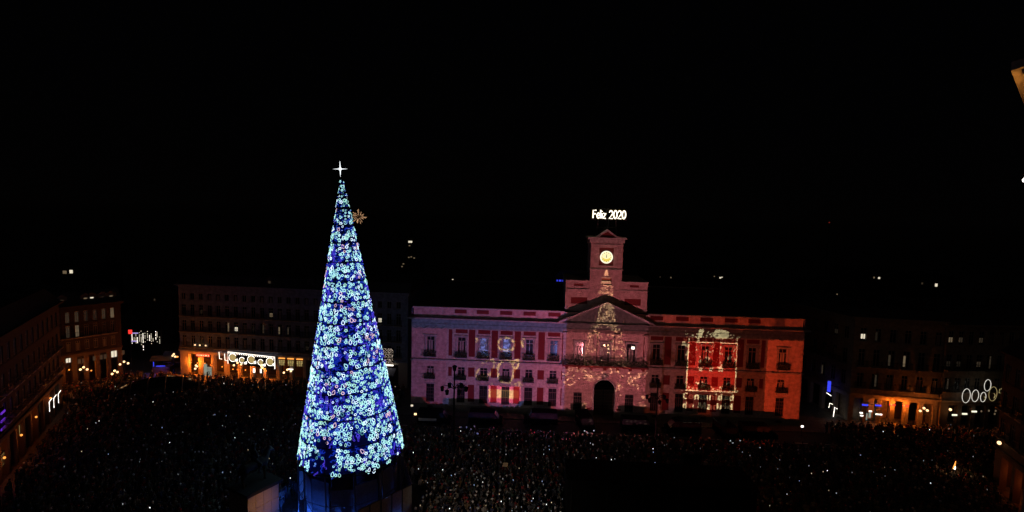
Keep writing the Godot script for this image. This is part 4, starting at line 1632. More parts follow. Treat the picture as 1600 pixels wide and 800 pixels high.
func make_statue() -> void:
	# a bronze rider on a stone pedestal at the lower edge of the picture
	var yaw := -0.52
	var T := spot_at(-24.5, 0, -46.4, yaw)
	var p := thing("statue_pedestal", "tall sandy stone pedestal in the crowd left of the tree, lit faintly orange", "pedestal", T)
	var st := mb()
	box(st, Vector3(-1.9, 0, -2.75), Vector3(1.9, 0.5, 1.3))
	box(st, Vector3(-1.7, 0.5, -2.55), Vector3(1.7, 0.8, 1.1))
	obj("step", p, st, M.granite)
	for j in 7:
		for k in 4:
			st = mb()
			var w := 2.9
			var a := -2.35 + 3.2 * k / 4.0
			box(st, Vector3(-w / 2 + 0.02 * (j % 2), 0.81 + j * 0.68, a + 0.012), Vector3(w / 2 - 0.02 * (j % 2), 0.81 + j * 0.68 + 0.66, a + 3.2 / 4.0 - 0.012))
			obj("stone", p, st, M.granite)
	st = mb()
	box(st, Vector3(-1.6, 5.57, -2.5), Vector3(1.6, 5.75, 1.0))
	box(st, Vector3(-1.72, 5.75, -2.62), Vector3(1.72, 5.95, 1.12))
	obj("cap", p, st, mat("dark_cap", 0.018, 0.017, 0.016, 0.95))
	var s := thing("equestrian_statue", "dark bronze statue of a rider on a walking horse, on the sandy pedestal", "statue", T * spot_at(0, 5.95, -0.75))
	var c := Color.WHITE
	var B := []
	B.append([Vector3(0, 1.75, -0.9), Vector3(0, 1.72, 0.9), 0.52, 0.50, c])
	B.append([Vector3(0, 1.95, -1.1), Vector3(0, 2.75, -1.55), 0.38, 0.22, c])
	B.append([Vector3(0, 2.8, -1.6), Vector3(0, 2.45, -2.05), 0.21, 0.13, c])
	for q in [[-0.24, -0.95, -0.45, 0.55], [0.24, -0.95, 0.0, 0.0], [-0.24, 0.9, 0.0, 0.0], [0.24, 0.9, 0.25, 0.0]]:
		var top := Vector3(q[0], 1.5, q[1])
		var kn := Vector3(q[0], 0.82 + q[3] * 0.5, q[1] + q[2] + (0.14 if q[1] > 0 else 0.0))
		var ft := Vector3(q[0], 0.1 + q[3], q[1] + q[2] * 1.2)
		B.append([top, kn, 0.26, 0.13, c])
		B.append([kn, ft, 0.12, 0.085, c])
		B.append([ft, ft + Vector3(0, -0.06, -0.1), 0.11, 0.10, c])
	B.append([Vector3(0, 1.9, 1.3), Vector3(0, 0.8, 1.75), 0.12, 0.10, c])
	nets_to(s, "horse", B)
	B = [[Vector3(0, 2.3, 0.0), Vector3(0, 2.95, 0.0), 0.26, 0.28, c], [Vector3(-0.25, 3.05, 0), Vector3(0.25, 3.05, 0), 0.14, 0.14, c], [Vector3(0, 3.1, 0), Vector3(0, 3.5, -0.04), 0.09, 0.17, c],
		[Vector3(-0.14, 3.66, 0), Vector3(0.14, 3.66, 0), 0.10, 0.10, c]]
	for e in [-1.0, 1.0]:
		B.append([Vector3(e * 0.2, 2.25, -0.05), Vector3(e * 0.58, 1.75, -0.35), 0.19, 0.14, c])
		B.append([Vector3(e * 0.58, 1.75, -0.35), Vector3(e * 0.58, 1.1, -0.1), 0.13, 0.09, c])
		B.append([Vector3(e * 0.58, 1.05, -0.1), Vector3(e * 0.6, 1.0, -0.35), 0.09, 0.07, c])
		B.append([Vector3(e * 0.36, 3.0, 0), Vector3(e * 0.45, 2.6, -0.1), 0.12, 0.09, c])
		B.append([Vector3(e * 0.45, 2.6, -0.1), Vector3(e * 0.2, 2.5, -0.5), 0.09, 0.07, c])
	nets_to(s, "rider", B)
	for q in [[-18.6, -42.6, 4.6, 13.0, [1.0, 0.42, 0.07], "lamp_orange", "lit orange plaza lamp below the lower edge of the picture, beside the pedestal"], [-4.0, -40.6, 5.0, 30.0, [1.0, 0.80, 0.66], "lamp_warm", "lit warm plaza lamp below the lower edge of the picture, behind the crowd"]]:
		var post := thing("plaza_lamp", q[6], "street lamp", spot_at(q[0], 0, q[1]))
		st = mb()
		tube(st, [Vector3(0, 0, 0), Vector3(0, q[2] - 0.25, 0)], 0.09, 0.06)
		obj("pole", post, st, M.iron)
		st = mb()
		lathe(st, [[0.0, -0.23], [0.2, -0.1], [0.2, 0.12], [0.0, 0.23]], Vector3(0, q[2], 0), 10)
		obj("lamp_globe", post, st, M[q[5]])
		var l := SpotLight3D.new()   # a flood that is turned to the pedestal, or to the crowd right of the tree
		l.name = "flood_light"
		l.light_color = lin(q[4][0], q[4][1], q[4][2])
		l.light_energy = q[3]
		l.light_size = 0.15
		l.spot_angle = 24.0 if q[0] < -10.0 else 56.0
		l.spot_range = 80.0
		l.spot_attenuation = 2.0
		l.shadow_enabled = true
		post.add_child(l)
		l.position = Vector3(0, q[2], 0)
		l.look_at_from_position(Vector3(q[0], q[2], q[1]), Vector3(-23.6, 4.2, -46.4) if q[0] < -10.0 else Vector3(2.0, 1.2, -57.0))

func nets_to(parent: Node, called: String, B: Array) -> void:
	var st := mb()
	nets(B, 0.085, 0.045, st)
	obj(called, parent, st, M.bronze)

# ---------------------------------------------------------------- the houses round the square
# o: pitch, rows [[sill, height, width, balcony]], wallmat, depth, ground (height of the ground floor), arches, lit {"column,row": material}, dormers, first (offset of the first column)
func house(called: String, label: String, A: Vector2, B: Vector2, h: float, o: Dictionary) -> Node3D:
	var d := (B - A).normalized()
	var L := A.distance_to(B)
	var X := Vector3(d.x, 0, d.y)
	var T := Transform3D(Basis(X, Vector3.UP, X.cross(Vector3.UP)), Vector3(A.x, 0, A.y))
	var n := thing(called, label, "building", T, o.get("group", ""))
	var wm: Material = M[o.get("wall", "plaster_warm")]
	var depth: float = o.get("depth", 16.0)
	var pitch: float = o.pitch
	var first: float = o.get("first", pitch / 2)
	var g: float = o.get("ground", 4.2)
	var cols := int((L - first) / pitch - 0.3) + 1
	var holes := []
	for row in o.rows:
		for c in cols:
			var x := first + c * pitch
			holes.append([x - row[2] / 2, x + row[2] / 2, row[0], row[0] + row[1]])
	var arches := []
	var ap: float = o.get("arch_pitch", pitch)
	var ac := int((L - 0.4) / ap)
	var a0 := (L - ac * ap) / 2
	for c in ac:
		arches.append([a0 + c * ap + 0.32, a0 + (c + 1) * ap - 0.32, 0.05, g - 0.7])
	var st := mb()
	wall(st, 0, L, g, h, 0, holes, 0.28)
	obj("wall", n, st, wm)
	st = mb()
	wall(st, 0, L, 0, g, 0, arches, 0.7)
	obj("ground_floor_wall", n, st, M[o.get("base", "granite")])
	st = mb()
	box(st, Vector3(0.1, g, -1.3), Vector3(L - 0.1, h, -1.2))
	box(st, Vector3(0.1, 0, -3.2), Vector3(L - 0.1, g, -3.1))
	obj("inner_wall", n, st, M.plaster_brown)
	st = mb()
	for s in [0.0, L]:
		quad(st, Vector3(s, 0, 0), Vector3(s, 0, -depth), Vector3(s, h, -depth), Vector3(s, h, 0), Vector3(-1 if s == 0.0 else 1, 0, 0))
	quad(st, Vector3(0, 0, -depth), Vector3(L, 0, -depth), Vector3(L, h, -depth), Vector3(0, h, -depth), Vector3.FORWARD)
	quad(st, Vector3(0, g, 0), Vector3(L, g, 0), Vector3(L, g, -3.1), Vector3(0, g, -3.1), Vector3.UP)
	obj("side_wall", n, st, wm)
	st = mb()
	box(st, Vector3(-0.1, g - 0.15, 0.0), Vector3(L + 0.1, g + 0.1, 0.22))
	box(st, Vector3(-0.25, h - 0.5, 0.0), Vector3(L + 0.25, h - 0.25, 0.3))
	box(st, Vector3(-0.4, h - 0.25, 0.0), Vector3(L + 0.4, h, 0.6))
	for row in o.rows:
		box(st, Vector3(0, row[0] - 0.22, 0), Vector3(L, row[0] - 0.1, 0.07))
	obj("cornice", n, st, wm)
	st = mb()
	var rh: float = o.get("roof", 2.4)
	prism(st, PackedVector2Array([Vector2(-0.3, 0), Vector2(1.6, rh), Vector2(depth - 1.6, rh), Vector2(depth + 0.1, 0)]), -0.2, L + 0.2, Transform3D(Basis(Vector3(0, 0, -1), Vector3.UP, Vector3(1, 0, 0)), Vector3(0, h, 0)))
	var roof := obj("roof", n, st, M.slate)
	for k in int(L / 9.0) + 1:
		st = mb()
		var x := 2.5 + k * 9.0
		if x > L - 1:
			break
		box(st, Vector3(x - 0.5, h + rh * 0.5, -5.4), Vector3(x + 0.5, h + rh + 1.3, -4.6))
		box(st, Vector3(x - 0.6, h + rh + 1.3, -5.5), Vector3(x + 0.6, h + rh + 1.45, -4.5))
		obj("chimney", roof, st, M.plaster_brown)
	for q in o.get("dormers", []):
		st = mb()
		prism(st, PackedVector2Array([Vector2(q[0] - 0.7, h + 0.05), Vector2(q[0] + 0.7, h + 0.05), Vector2(q[0] + 0.7, h + 1.5), Vector2(q[0], h + 2.0), Vector2(q[0] - 0.7, h + 1.5)]), -2.0, -0.5)
		var dm := obj("dormer", roof, st, M.slate)
		put("pane", dm, window_mesh(0.55, 0.7)[1], M[q[1]], spot_at(q[0], h + 0.45, -0.44))
	var lit: Dictionary = o.get("lit", {})
	for r in o.rows.size():
		var row: Array = o.rows[r]
		for c in cols:
			var x := first + c * pitch
			var pm: Material = M.glass_dark
			var k := "%d,%d" % [c, r]
			if lit.has(k):
				pm = M[lit[k]]
			var w := add_window(n, x, row[0], -0.16, row[2], row[1], M.frame_paint if o.get("pale_frames", true) else M.dark_frame, pm, 0, 1.0 if rng.randf() < 0.3 and pm == M.glass_dark else 0.0)
			if row.size() > 3 and row[3] > 0.5:
				var key := "hb_%.2f" % row[2]
				if not cache.has(key):
					var s2 := mb()
					bx(s2, 0, -0.06, 0.25, row[2] + 0.5, 0.12, 0.7)
					cache[key] = s2.commit()
				put("balcony_slab", w, cache[key], M.granite, spot_at(0, -0.02, 0.16))
				put("railing", w, railing_mesh(row[2] + 0.45, 0.95, 0.58), M.iron, spot_at(0, 0, 0.16))
	return n

func shop(parent: Node, x: float, y: float, w: float, h: float, z: float, m: Material) -> void:
	var st := mb()
	box(st, Vector3(-w / 2, 0, -0.04), Vector3(w / 2, h, 0.0))
	var o := put("shop_window", parent, st.commit(), m, spot_at(x, y, z))
	st = mb()
	for k in 4:
		bx(st, -w / 2 + w * k / 3.0, h / 2, 0.03, 0.07, h, 0.06)
	bx(st, 0, h * 0.72, 0.035, w, 0.06, 0.05)
	bx(st, 0, h, 0.03, w + 0.1, 0.1, 0.08)
	obj("frame", o, st, M.dark_frame)
	st = mb()
	for k in 5:
		bx(st, -w * 0.4 + k * w * 0.2, h * (0.2 + 0.06 * (k % 3)), 0.02, w * 0.09, h * (0.3 + 0.08 * ((k * 2) % 3)), 0.03)
	obj("goods", o, st, M.wood_door)

func wall_lamp(parent: Node, at: Vector3, c: Array, e: float, m: Material, size := 0.12) -> void:
	var st := mb()
	lathe(st, [[0.0, -size], [size * 0.8, -size * 0.5], [size, size * 0.3], [size * 0.5, size], [0.0, size]], Vector3.ZERO, 8)
	var o := put("lamp_glass", parent, st.commit(), m, Transform3D(Basis(), at))
	st = mb()
	tube(st, [Vector3(0, size, 0), Vector3(0, size + 0.22, -0.05), Vector3(0, size + 0.1, -0.3)], 0.025)
	obj("bracket", o, st, M.iron)
	if e > 0.0:
		omni(o, "lamp_light", Vector3.ZERO, c[0], c[1], c[2], e, size * 0.6)

const ORANGE := [1.0, 0.185, 0.014]
const WARM := [1.0, 0.60, 0.28]

func make_houses() -> void:
	var n := house("corner_house", "long five-storey house with an orange-lit arcade, behind the Christmas tree", Vector2(-63, -96), Vector2(-18.5, -91.3), 17.6, {
		pitch = 1.75, first = 0.95, rows = [[14.6, 1.3, 0.85], [11.6, 2.1, 0.9, 1], [8.6, 2.1, 0.9, 1], [5.6, 2.2, 0.9, 1]], wall = "plaster_grey", base = "granite", ground = 4.9, arch_pitch = 2.62, depth = 20.0,
		lit = {"6,2": "window_bright", "5,2": "window_warm", "10,1": "window_warm", "11,2": "window_warm", "9,2": "window_dim", "12,2": "window_dim", "20,0": "window_warm", "21,0": "window_dim", "22,1": "window_bright", "2,1": "window_faint", "14,3": "window_faint"},
		dormers = [[18.0, "window_dim"], [26.0, "glass_dark"]], roof = 1.6})
	# what glows along its arcade
	for q in [[20.6, 1.0], [22.35, 1.0], [24.1, 1.0]]:
		shop(n, q[0], 3.0, 1.25, 1.05, 0.06, M.shop_yellow)
		var st := mb()
		box(st, Vector3(q[0] - 0.6, 4.25, 0.05), Vector3(q[0] + 0.6, 4.42, 0.2))
		obj("shop_light_strip", n, st, M.lamp_orange)
	var st0 := mb()
	box(st0, Vector3(21.7, 2.25, 0.05), Vector3(22.8, 2.4, 0.22))
	obj("shop_light_strip", n, st0, M.lamp_white)
	for x in [2.4, 3.9, 5.4]:
		wall_lamp(n, Vector3(x, 2.6, 0.5), ORANGE, 14.0, M.lamp_orange)
	for x in [11.3, 13.8]:
		wall_lamp(n, Vector3(x, 1.9, 0.8), ORANGE, 8.0, M.lamp_orange)
	wall_lamp(n, Vector3(17.2, 2.5, 0.6), ORANGE, 14.0, M.lamp_orange)
	wall_lamp(n, Vector3(9.0, 2.2, 0.6), ORANGE, 2.0, M.lamp_orange)
	for x in [3.3, 4.3, 5.5]:
		wall_lamp(n, Vector3(x, 6.0, 0.25), WARM, 0.0, M.lamp_warm, 0.15)
	for x in [15.2, 16.6]:
		st0 = mb()
		bx(st0, x, 1.75, 0.3, 0.35, 0.75, 0.12)
		obj("doorway_light_panel", n, st0, M.lamp_white)
	var rs := thing("shop_sign", "glowing red strip sign over the orange arcade, left of the bulb-framed sign", "sign", n.transform * spot_at(4.9, 4.1, 0.3))
	st0 = mb()
	bx(st0, 0, 0, 0, 2.7, 0.42, 0.14)
	obj("light_box", rs, st0, M.lamp_red)
	st0 = mb()
	for k in 8:
		bx(st0, -1.1 + k * 0.32 + 0.06 * (k % 3), 0.02, 0.075, 0.12, 0.2 + 0.05 * (k % 2), 0.02)
	obj("sign_marks", rs, st0, M.lamp_warm)
	# board of light beside it
	var bd := thing("lit_notice_board", "pale glowing board on legs in front of the arcade, left of the bulb-framed sign", "notice board", n.transform * spot_at(7.2, 0, 2.2))
	st0 = mb()
	bx(st0, -0.38, 2.0, 0, 0.6, 2.2, 0.12)
	bx(st0, 0.42, 1.75, 0, 0.75, 1.6, 0.12)
	obj("light_panel", bd, st0, M.window_pale)
	st0 = mb()
	for x in [-0.75, 0.0, 0.85]:
		tube(st0, [Vector3(x, 0, -0.1), Vector3(x, 3.1, -0.1)], 0.05)
	for k in 5:
		bx(st0, 0.42, 1.15 + k * 0.3, 0.065, 0.7, 0.05, 0.02)
	obj("frame", bd, st0, M.iron)
	# big sign with a rim of bulbs and golden rounds
	var sg := thing("bulb_framed_sign", "long sign framed in white bulbs with golden rounds, above the orange arcade", "sign", n.transform * spot_at(10.3, 0, 0.75))
	var W := 9.3
	var sl := -0.055
	st0 = mb()
	prism(st0, PackedVector2Array([Vector2(0, 2.95), Vector2(W, 2.95 + sl * W), Vector2(W, 5.2 + sl * W), Vector2(0, 5.2)]), -0.3, -0.12)
	obj("board", sg, st0, M.black_cloth)
	st0 = mb()
	tube(st0, [Vector3(0, 2.95, 0), Vector3(0, 5.2, 0), Vector3(W, 5.2 + sl * W, 0), Vector3(W, 2.95 + sl * W, 0)], 0.055, 0.055, 5)
	obj("light_rim", sg, st0, M.lamp_white)
	for k in 26:
		st0 = mb()
		var x := 0.25 + k * 0.355
		lathe(st0, [[0.0, -0.1], [0.10, 0.0], [0.0, 0.1]], Vector3(x, 4.98 + sl * x, 0.02), 6)
		obj("bulb", sg, st0, M.lamp_white)
	for k in 5:
		var x := 0.95 + k * 1.85
		var y := (4.2 if k % 2 == 0 else 3.9) + sl * x
		var rr := 0.62 if k % 2 == 0 else 0.42
		st0 = mb()
		lathe(st0, [[0.0, 0.05], [rr * 0.8, 0.03], [rr, 0.0], [0.0, -0.02]], Vector3.ZERO, 14)
		put("golden_round", sg, st0.commit(), M.shop_yellow, Transform3D(Basis(Vector3.RIGHT, PI / 2), Vector3(x, y, -0.06)))
		st0 = mb()
		var arcp := []
		for j in 12:
			var a := PI * (0.15 + 1.5 * j / 11.0)
			arcp.append(Vector3(x + (rr + 0.12) * cos(a), y + (rr + 0.12) * sin(a), 0))
		tube(st0, arcp, 0.05, 0.05, 4)
		for j in 3:
			tube(st0, [Vector3(x + 0.45 + j * 0.2, y - 0.75, 0), Vector3(x + 0.5 + j * 0.2, y - 0.35 + 0.1 * j, 0), Vector3(x + 0.72 + j * 0.1, y - 0.62, 0)], 0.05, 0.05, 4)
		obj("light_scroll", sg, st0, M.lamp_white)
	# two bent light tubes left of it
	for q in [[8.35, 5.0, "left"], [9.45, 4.75, "right"]]:
		var lt := thing("light_tube", "thin white L-shaped light tube, %s of two beside the bulb-framed sign" % q[2], "lamp", n.transform * spot_at(q[0], 0, 0.5))
		st0 = mb()
		tube(st0, [Vector3(0, q[1], 0), Vector3(0.08, q[1] - 1.3, 0), Vector3(0.6, q[1] - 1.35, 0)], 0.045)
		obj("tube", lt, st0, M.lamp_white)
		st0 = mb()
		tube(st0, [Vector3(0.05, q[1] - 0.6, 0.0), Vector3(0.05, q[1] - 0.6, -0.5)], 0.03)
		obj("bracket", lt, st0, M.iron)
	# screen of sparkling lights right of the tree
	var sc := thing("sparkling_light_panel", "square panel of sparkling warm white lights, right of the tree beside the town hall", "light panel", n.transform * spot_at(40.6, 4.6, 0.4))
	st0 = mb()
	box(st0, Vector3(-1.6, 0, -0.3), Vector3(1.6, 2.8, -0.1))
	obj("board", sc, st0, M.black_cloth)
	glow("sparkle", 1.0, 0.78, 0.62, 0.75)
	var rr2 := RandomNumberGenerator.new()
	rr2.seed = 6
	for k in 290:
		var key := "spk%d" % (k % 3)
		if not cache.has(key):
			st0 = mb()
			lathe(st0, [[0.0, -0.05], [0.04 + 0.012 * (k % 3), 0.0], [0.0, 0.05]], Vector3.ZERO, 5)
			cache[key] = st0.commit()
		put("bulb", sc, cache[key], M.sparkle, spot_at(rr2.randf_range(-1.5, 1.5), rr2.randf_range(0.08, 2.72), -0.06))
	st0 = mb()
	box(st0, Vector3(-1.2, -0.42, 0.0), Vector3(1.6, -0.22, 0.15))
	obj("light_strip", sc, st0, M.lamp_white)
	var aw := thing("shop_awning", "dark bluish shop awning under the sparkling light panel", "awning", n.transform * spot_at(40.7, 2.6, 0.25))
	st0 = mb()
	prism(st0, PackedVector2Array([Vector2(0, 1.1), Vector2(1.6, 0.2), Vector2(1.6, 0.0), Vector2(0, 0.9)]), -2.0, 2.0, Transform3D(Basis(Vector3(0, 0, 1), Vector3.UP, Vector3(-1, 0, 0)), Vector3.ZERO))
	obj("cloth", aw, st0, M.awning)
	st0 = mb()
	for s in [-1.9, 1.9]:
		tube(st0, [Vector3(s, 0.1, 1.55), Vector3(s, -0.3, 0.0)], 0.03)
	obj("arm", aw, st0, M.iron)

	# left house
	n = house("corner_house", "brown house with lit dormers and tall columns, left of the hanging lights", Vector2(-78.8, -83.1), Vector2(-71.7, -92.9), 14.6, {
		pitch = 1.27, first = 0.7, rows = [[11.6, 1.9, 0.62, 0], [9.0, 2.1, 0.62, 1], [6.6, 1.7, 0.62, 0]], wall = "plaster_brown", base = "base_brown", ground = 6.2, arch_pitch = 1.62, depth = 18.0,
		lit = {"3,0": "window_dim", "4,0": "window_dim", "5,0": "window_faint", "6,0": "window_faint", "7,0": "window_dim", "8,0": "window_warm", "9,0": "window_dim", "3,1": "window_dim", "4,1": "window_warm", "9,1": "window_dim"},
		dormers = [[7.2, "window_warm"], [8.1, "window_bright"], [9.6, "window_faint"], [10.9, "window_warm"], [4.0, "window_dim"]], roof = 2.2})
	for q in [[4.4, 5.2, 0.6, 0.9], [10.9, 5.0, 0.8, 1.3]]:
		var st := mb()
		bx(st, q[0], q[1], -0.1, q[2], q[3], 0.1)
		var w := obj("shop_window", n, st, M.window_bright)
		st = mb()
		bx(st, q[0], q[1], -0.03, 0.06, q[3], 0.04)
		obj("frame", w, st, M.dark_frame)
	for q in [[5.9, 4.6], [8.0, 4.7], [9.0, 4.7], [9.6, 4.7], [12.3, 4.9], [6.5, 4.6]]:
		var st := mb()
		bx(st, q[0], q[1], -0.12, 0.4, 0.8, 0.08)
		obj("shop_window", n, st, M.window_dim)
	wall_lamp(n, Vector3(4.3, 3.6, 0.6), ORANGE, 1.3, M.lamp_orange)
	wall_lamp(n, Vector3(7.2, 2.9, 1.1), ORANGE, 0.8, M.lamp_orange)
	var bl := thing("neon_strip", "small blue neon strip low on the brown house's left end", "lamp", n.transform * spot_at(0.9, 2.6, 0.2))
	var sb := mb()
	tube(sb, [Vector3(-0.3, 0.5, 0), Vector3(-0.1, -0.2, 0), Vector3(0.4, -0.25, 0)], 0.06)
	obj("tube", bl, sb, M.lamp_blue)
	sb = mb()
	bx(sb, 0.05, 0.1, -0.1, 0.9, 0.9, 0.05)
	obj("back_plate", bl, sb, M.black_cloth)

	# near left row
	n = house("arcade_house", "dark house along the left edge with small orange-lit shops below", Vector2(-57, -55), Vector2(-70.3, -78.6), 17.0, {
		pitch = 2.2, rows = [[13.4, 2.1, 0.95, 0], [10.0, 2.2, 0.95, 1], [6.6, 2.2, 0.95, 1]], wall = "plaster_brown", base = "base_brown", ground = 5.2, arch_pitch = 2.7, depth = 20.0, lit = {"3,0": "window_faint"}, roof = 2.0})
	for q in [[3.0, 2.1, 1.0, 1.5, "shop_yellow"], [9.6, 3.4, 1.3, 1.3, "shop_yellow"], [17.7, 3.4, 1.1, 1.4, "window_dim"]]:
		shop(n, q[0], q[1] - 0.6, q[2], q[3], -0.3, M[q[4]])
	for q in [[1.3, 3.0, 3.2], [7.0, 3.4, 2.0], [12.8, 3.6, 2.6], [19.4, 4.0, 2.0]]:
		wall_lamp(n, Vector3(q[0], q[1], 0.35), ORANGE, q[2] * 0.45, M.lamp_orange, 0.14)
	for q in [[20.0, 3.5], [22.2, 3.3], [24.6, 3.2]]:   # lit door frames
		var st := mb()
		tube(st, [Vector3(q[0] - 0.7, q[1] - 1.4, 0.2), Vector3(q[0] - 0.7, q[1], 0.2), Vector3(q[0] + 0.7, q[1] + 0.1, 0.2)], 0.045)
		obj("light_frame", n, st, M.lamp_white)
	var pl := thing("neon_sign", "violet neon bars on the dark house at the left edge", "sign", n.transform * spot_at(0.9, 6.6, 0.5))
	for k in 3:
		var st := mb()
		bx(st, 0.1 * k, k * 0.9, 0.0, 1.2, 0.22, 0.1)
		glow("lamp_violet", 0.22, 0.04, 0.9, 0.5) if not M.has("lamp_violet") else null
		obj("neon_tube", pl, st, M.lamp_violet)
	var ps := mb()
	bx(ps, 0.1, 0.9, -0.12, 1.6, 2.8, 0.08)
	obj("back_plate", pl, ps, M.black_cloth)
	omni(pl, "neon_light", Vector3(0, 1.0, 0.5), 0.22, 0.03, 0.8, 1.0, 0.3)

	# right: corner house, its side along the street, and the row beyond
	n = house("corner_house", "pale brown house with one bright top-floor window and orange-lit columns, right of the town hall", Vector2(55.2, -81.0), Vector2(67.6, -78.6), 17.2, {
		pitch = 2.12, first = 1.35, rows = [[13.2, 2.2, 0.95, 0], [9.2, 2.8, 1.0, 1], [5.7, 2.4, 0.95, 1]], wall = "plaster_warm", base = "plaster_warm", ground = 4.6, arch_pitch = 2.0, depth = 3.5,
		lit = {"0,0": "window_bright", "1,0": "window_faint", "2,1": "window_dim", "3,1": "window_warm", "1,2": "window_dim"}, roof = 1.2})
	for q in [[5.9, 3.4, 6.5], [7.7, 3.4, 6.5]]:
		wall_lamp(n, Vector3(q[0], q[1], 0.40), ORANGE, q[2] * 1.5, M.lamp_orange, 0.13)
	for q in [[2.4, 2.1, "lamp_blue"], [4.3, 2.2, "lamp_blue"], [6.3, 2.5, "lamp_red"], [8.2, 2.5, "lamp_red"]]:
		var st := mb()
		bx(st, q[0] - 0.05, q[1] + 0.75, 0.0, 0.85, 0.26, 0.12)
		obj("shop_light_strip", n, st, M[q[2]])
	for q in [[1.9, 1.5], [2.0, 1.05], [4.2, 1.5], [4.7, 1.5], [3.2, 1.9]]:
		var st := mb()
		bx(st, q[0], q[1], 0.0, 0.42, 0.18, 0.1)
		obj("shop_light_strip", n, st, M.lamp_white)
	for q in [[3.25, 1.3], [2.75, 0.9], [6.2, 1.6]]:
		var st := mb()
		bx(st, q[0], q[1], -0.2, 0.3, 1.1, 0.1)
		obj("shop_window", n, st, M.window_pale)
	n = house("side_house", "dark side front running back from the pale brown corner house into the street", Vector2(51.2, -100.0), Vector2(55.2, -81.1), 17.1, {
		pitch = 2.1, rows = [[13.2, 2.1, 0.95, 0], [9.2, 2.5, 0.95, 1], [5.7, 2.4, 0.95, 0]], wall = "plaster_warm", ground = 4.6, arch_pitch = 2.7, depth = 12.0, lit = {"7,0": "window_faint", "6,2": "window_dim"}, roof = 1.2})
	var bn := thing("neon_sign", "small blue neon sign in the street between the town hall and the corner house", "sign", spot_at(53.2, 4.0, -83.2, -0.6))
	var s3 := mb()
	bx(s3, 0, 0.9, 0, 0.5, 1.8, 0.14)
	obj("light_box", bn, s3, M.lamp_blue)
	s3 = mb()
	tube(s3, [Vector3(-0.3, -0.2, 0.1), Vector3(0.4, -0.6, 0.1)], 0.05)
	obj("light_tube", bn, s3, M.lamp_white)
	s3 = mb()
	tube(s3, [Vector3(-0.1, 1.0, -0.1), Vector3(1.5, 1.0, -0.5)], 0.04)
	obj("bracket", bn, s3, M.iron)
	for q in [[53.4, 2.2, -83.0, 0.7, "upper"], [54.0, 1.2, -82.6, 1.5, "lower, longer"]]:
		var lt := thing("light_tube", "white angled light tube below the blue neon sign, the %s one" % q[4], "lamp", spot_at(q[0], q[1] - 0.5, q[2], -0.5))
		s3 = mb()
		tube(s3, [Vector3(-0.1, -q[3] * 0.5, 0), Vector3(0.0, q[3] * 0.6, 0), Vector3(0.4, q[3] * 0.45, 0)], 0.055)
		obj("tube", lt, s3, M.lamp_white)
		s3 = mb()
		tube(s3, [Vector3(0, 0, -0.05), Vector3(0.6, 0.1, -0.5)], 0.03)
		obj("bracket", lt, s3, M.iron)
	n = house("row_house", "long dark house with a few thin lit windows, right of the corner house", Vector2(67.8, -78.4), Vector2(94, -79.2), 16.8, {
		pitch = 1.62, first = 0.8, rows = [[13.5, 2.2, 0.9, 0], [9.6, 2.4, 0.95, 1], [6.2, 2.1, 0.95, 1]], wall = "plaster_warm", base = "base_brown", ground = 4.6, arch_pitch = 2.2, depth = 16.0,
		lit = {"0,0": "window_warm", "1,0": "window_dim", "3,0": "window_dim", "0,1": "window_faint", "1,1": "window_faint", "3,1": "window_dim", "4,1": "window_dim", "6,1": "window_warm", "0,2": "window_dim"}, roof = 2.0})
	wall_lamp(n, Vector3(1.1, 3.4, 0.6), [1.0, 0.42, 0.12], 0.7, M.lamp_warm, 0.2)
	for q in [[2.0, 2.5], [3.6, 2.7], [5.1, 3.1]]:
		var st := mb()
		bx(st, q[0], q[1], 0.45, 0.75, 0.22, 0.14)
		var w := obj("bracket_light", n, st, M.dial_rim)
		st = mb()
		tube(st, [Vector3(q[0] + 0.2, q[1] - 0.1, 0.4), Vector3(q[0] + 0.3, q[1] - 0.7, 0.05)], 0.03)
		obj("bracket", w, st, M.steel)
	for q in [[6.4, 3.1], [7.6, 3.2], [8.7, 3.2], [8.6, 2.7]]:
		var st := mb()
		bx(st, q[0], q[1], 0.3, 0.16, 0.26, 0.1)
		obj("small_light", n, st, M.window_warm)
	n = house("arcade_house", "dark house along the right edge with faint orange arcades", Vector2(60.4, -61.4), Vector2(55.3, -48.0), 17.0, {
		pitch = 2.1, rows = [[13.4, 2.1, 0.95, 0], [10.0, 2.2, 0.95, 1], [6.6, 2.2, 0.95, 1]], wall = "plaster_brown", base = "base_brown", ground = 5.0, arch_pitch = 3.0, depth = 18.0, lit = {"2,0": "window_dim", "4,1": "window_warm"}, roof = 2.0})
	wall_lamp(n, Vector3(1.8, 6.0, 0.5), [1.0, 0.36, 0.06], 1.4, M.lamp_warm, 0.22)
	for q in [[1.9, 2.6, 1.0], [4.9, 2.6, 1.4], [8.8, 3.0, 1.0]]:
		wall_lamp(n, Vector3(q[0], q[1], -1.6), [1.0, 0.18, 0.04], q[2], M.lamp_orange, 0.1)

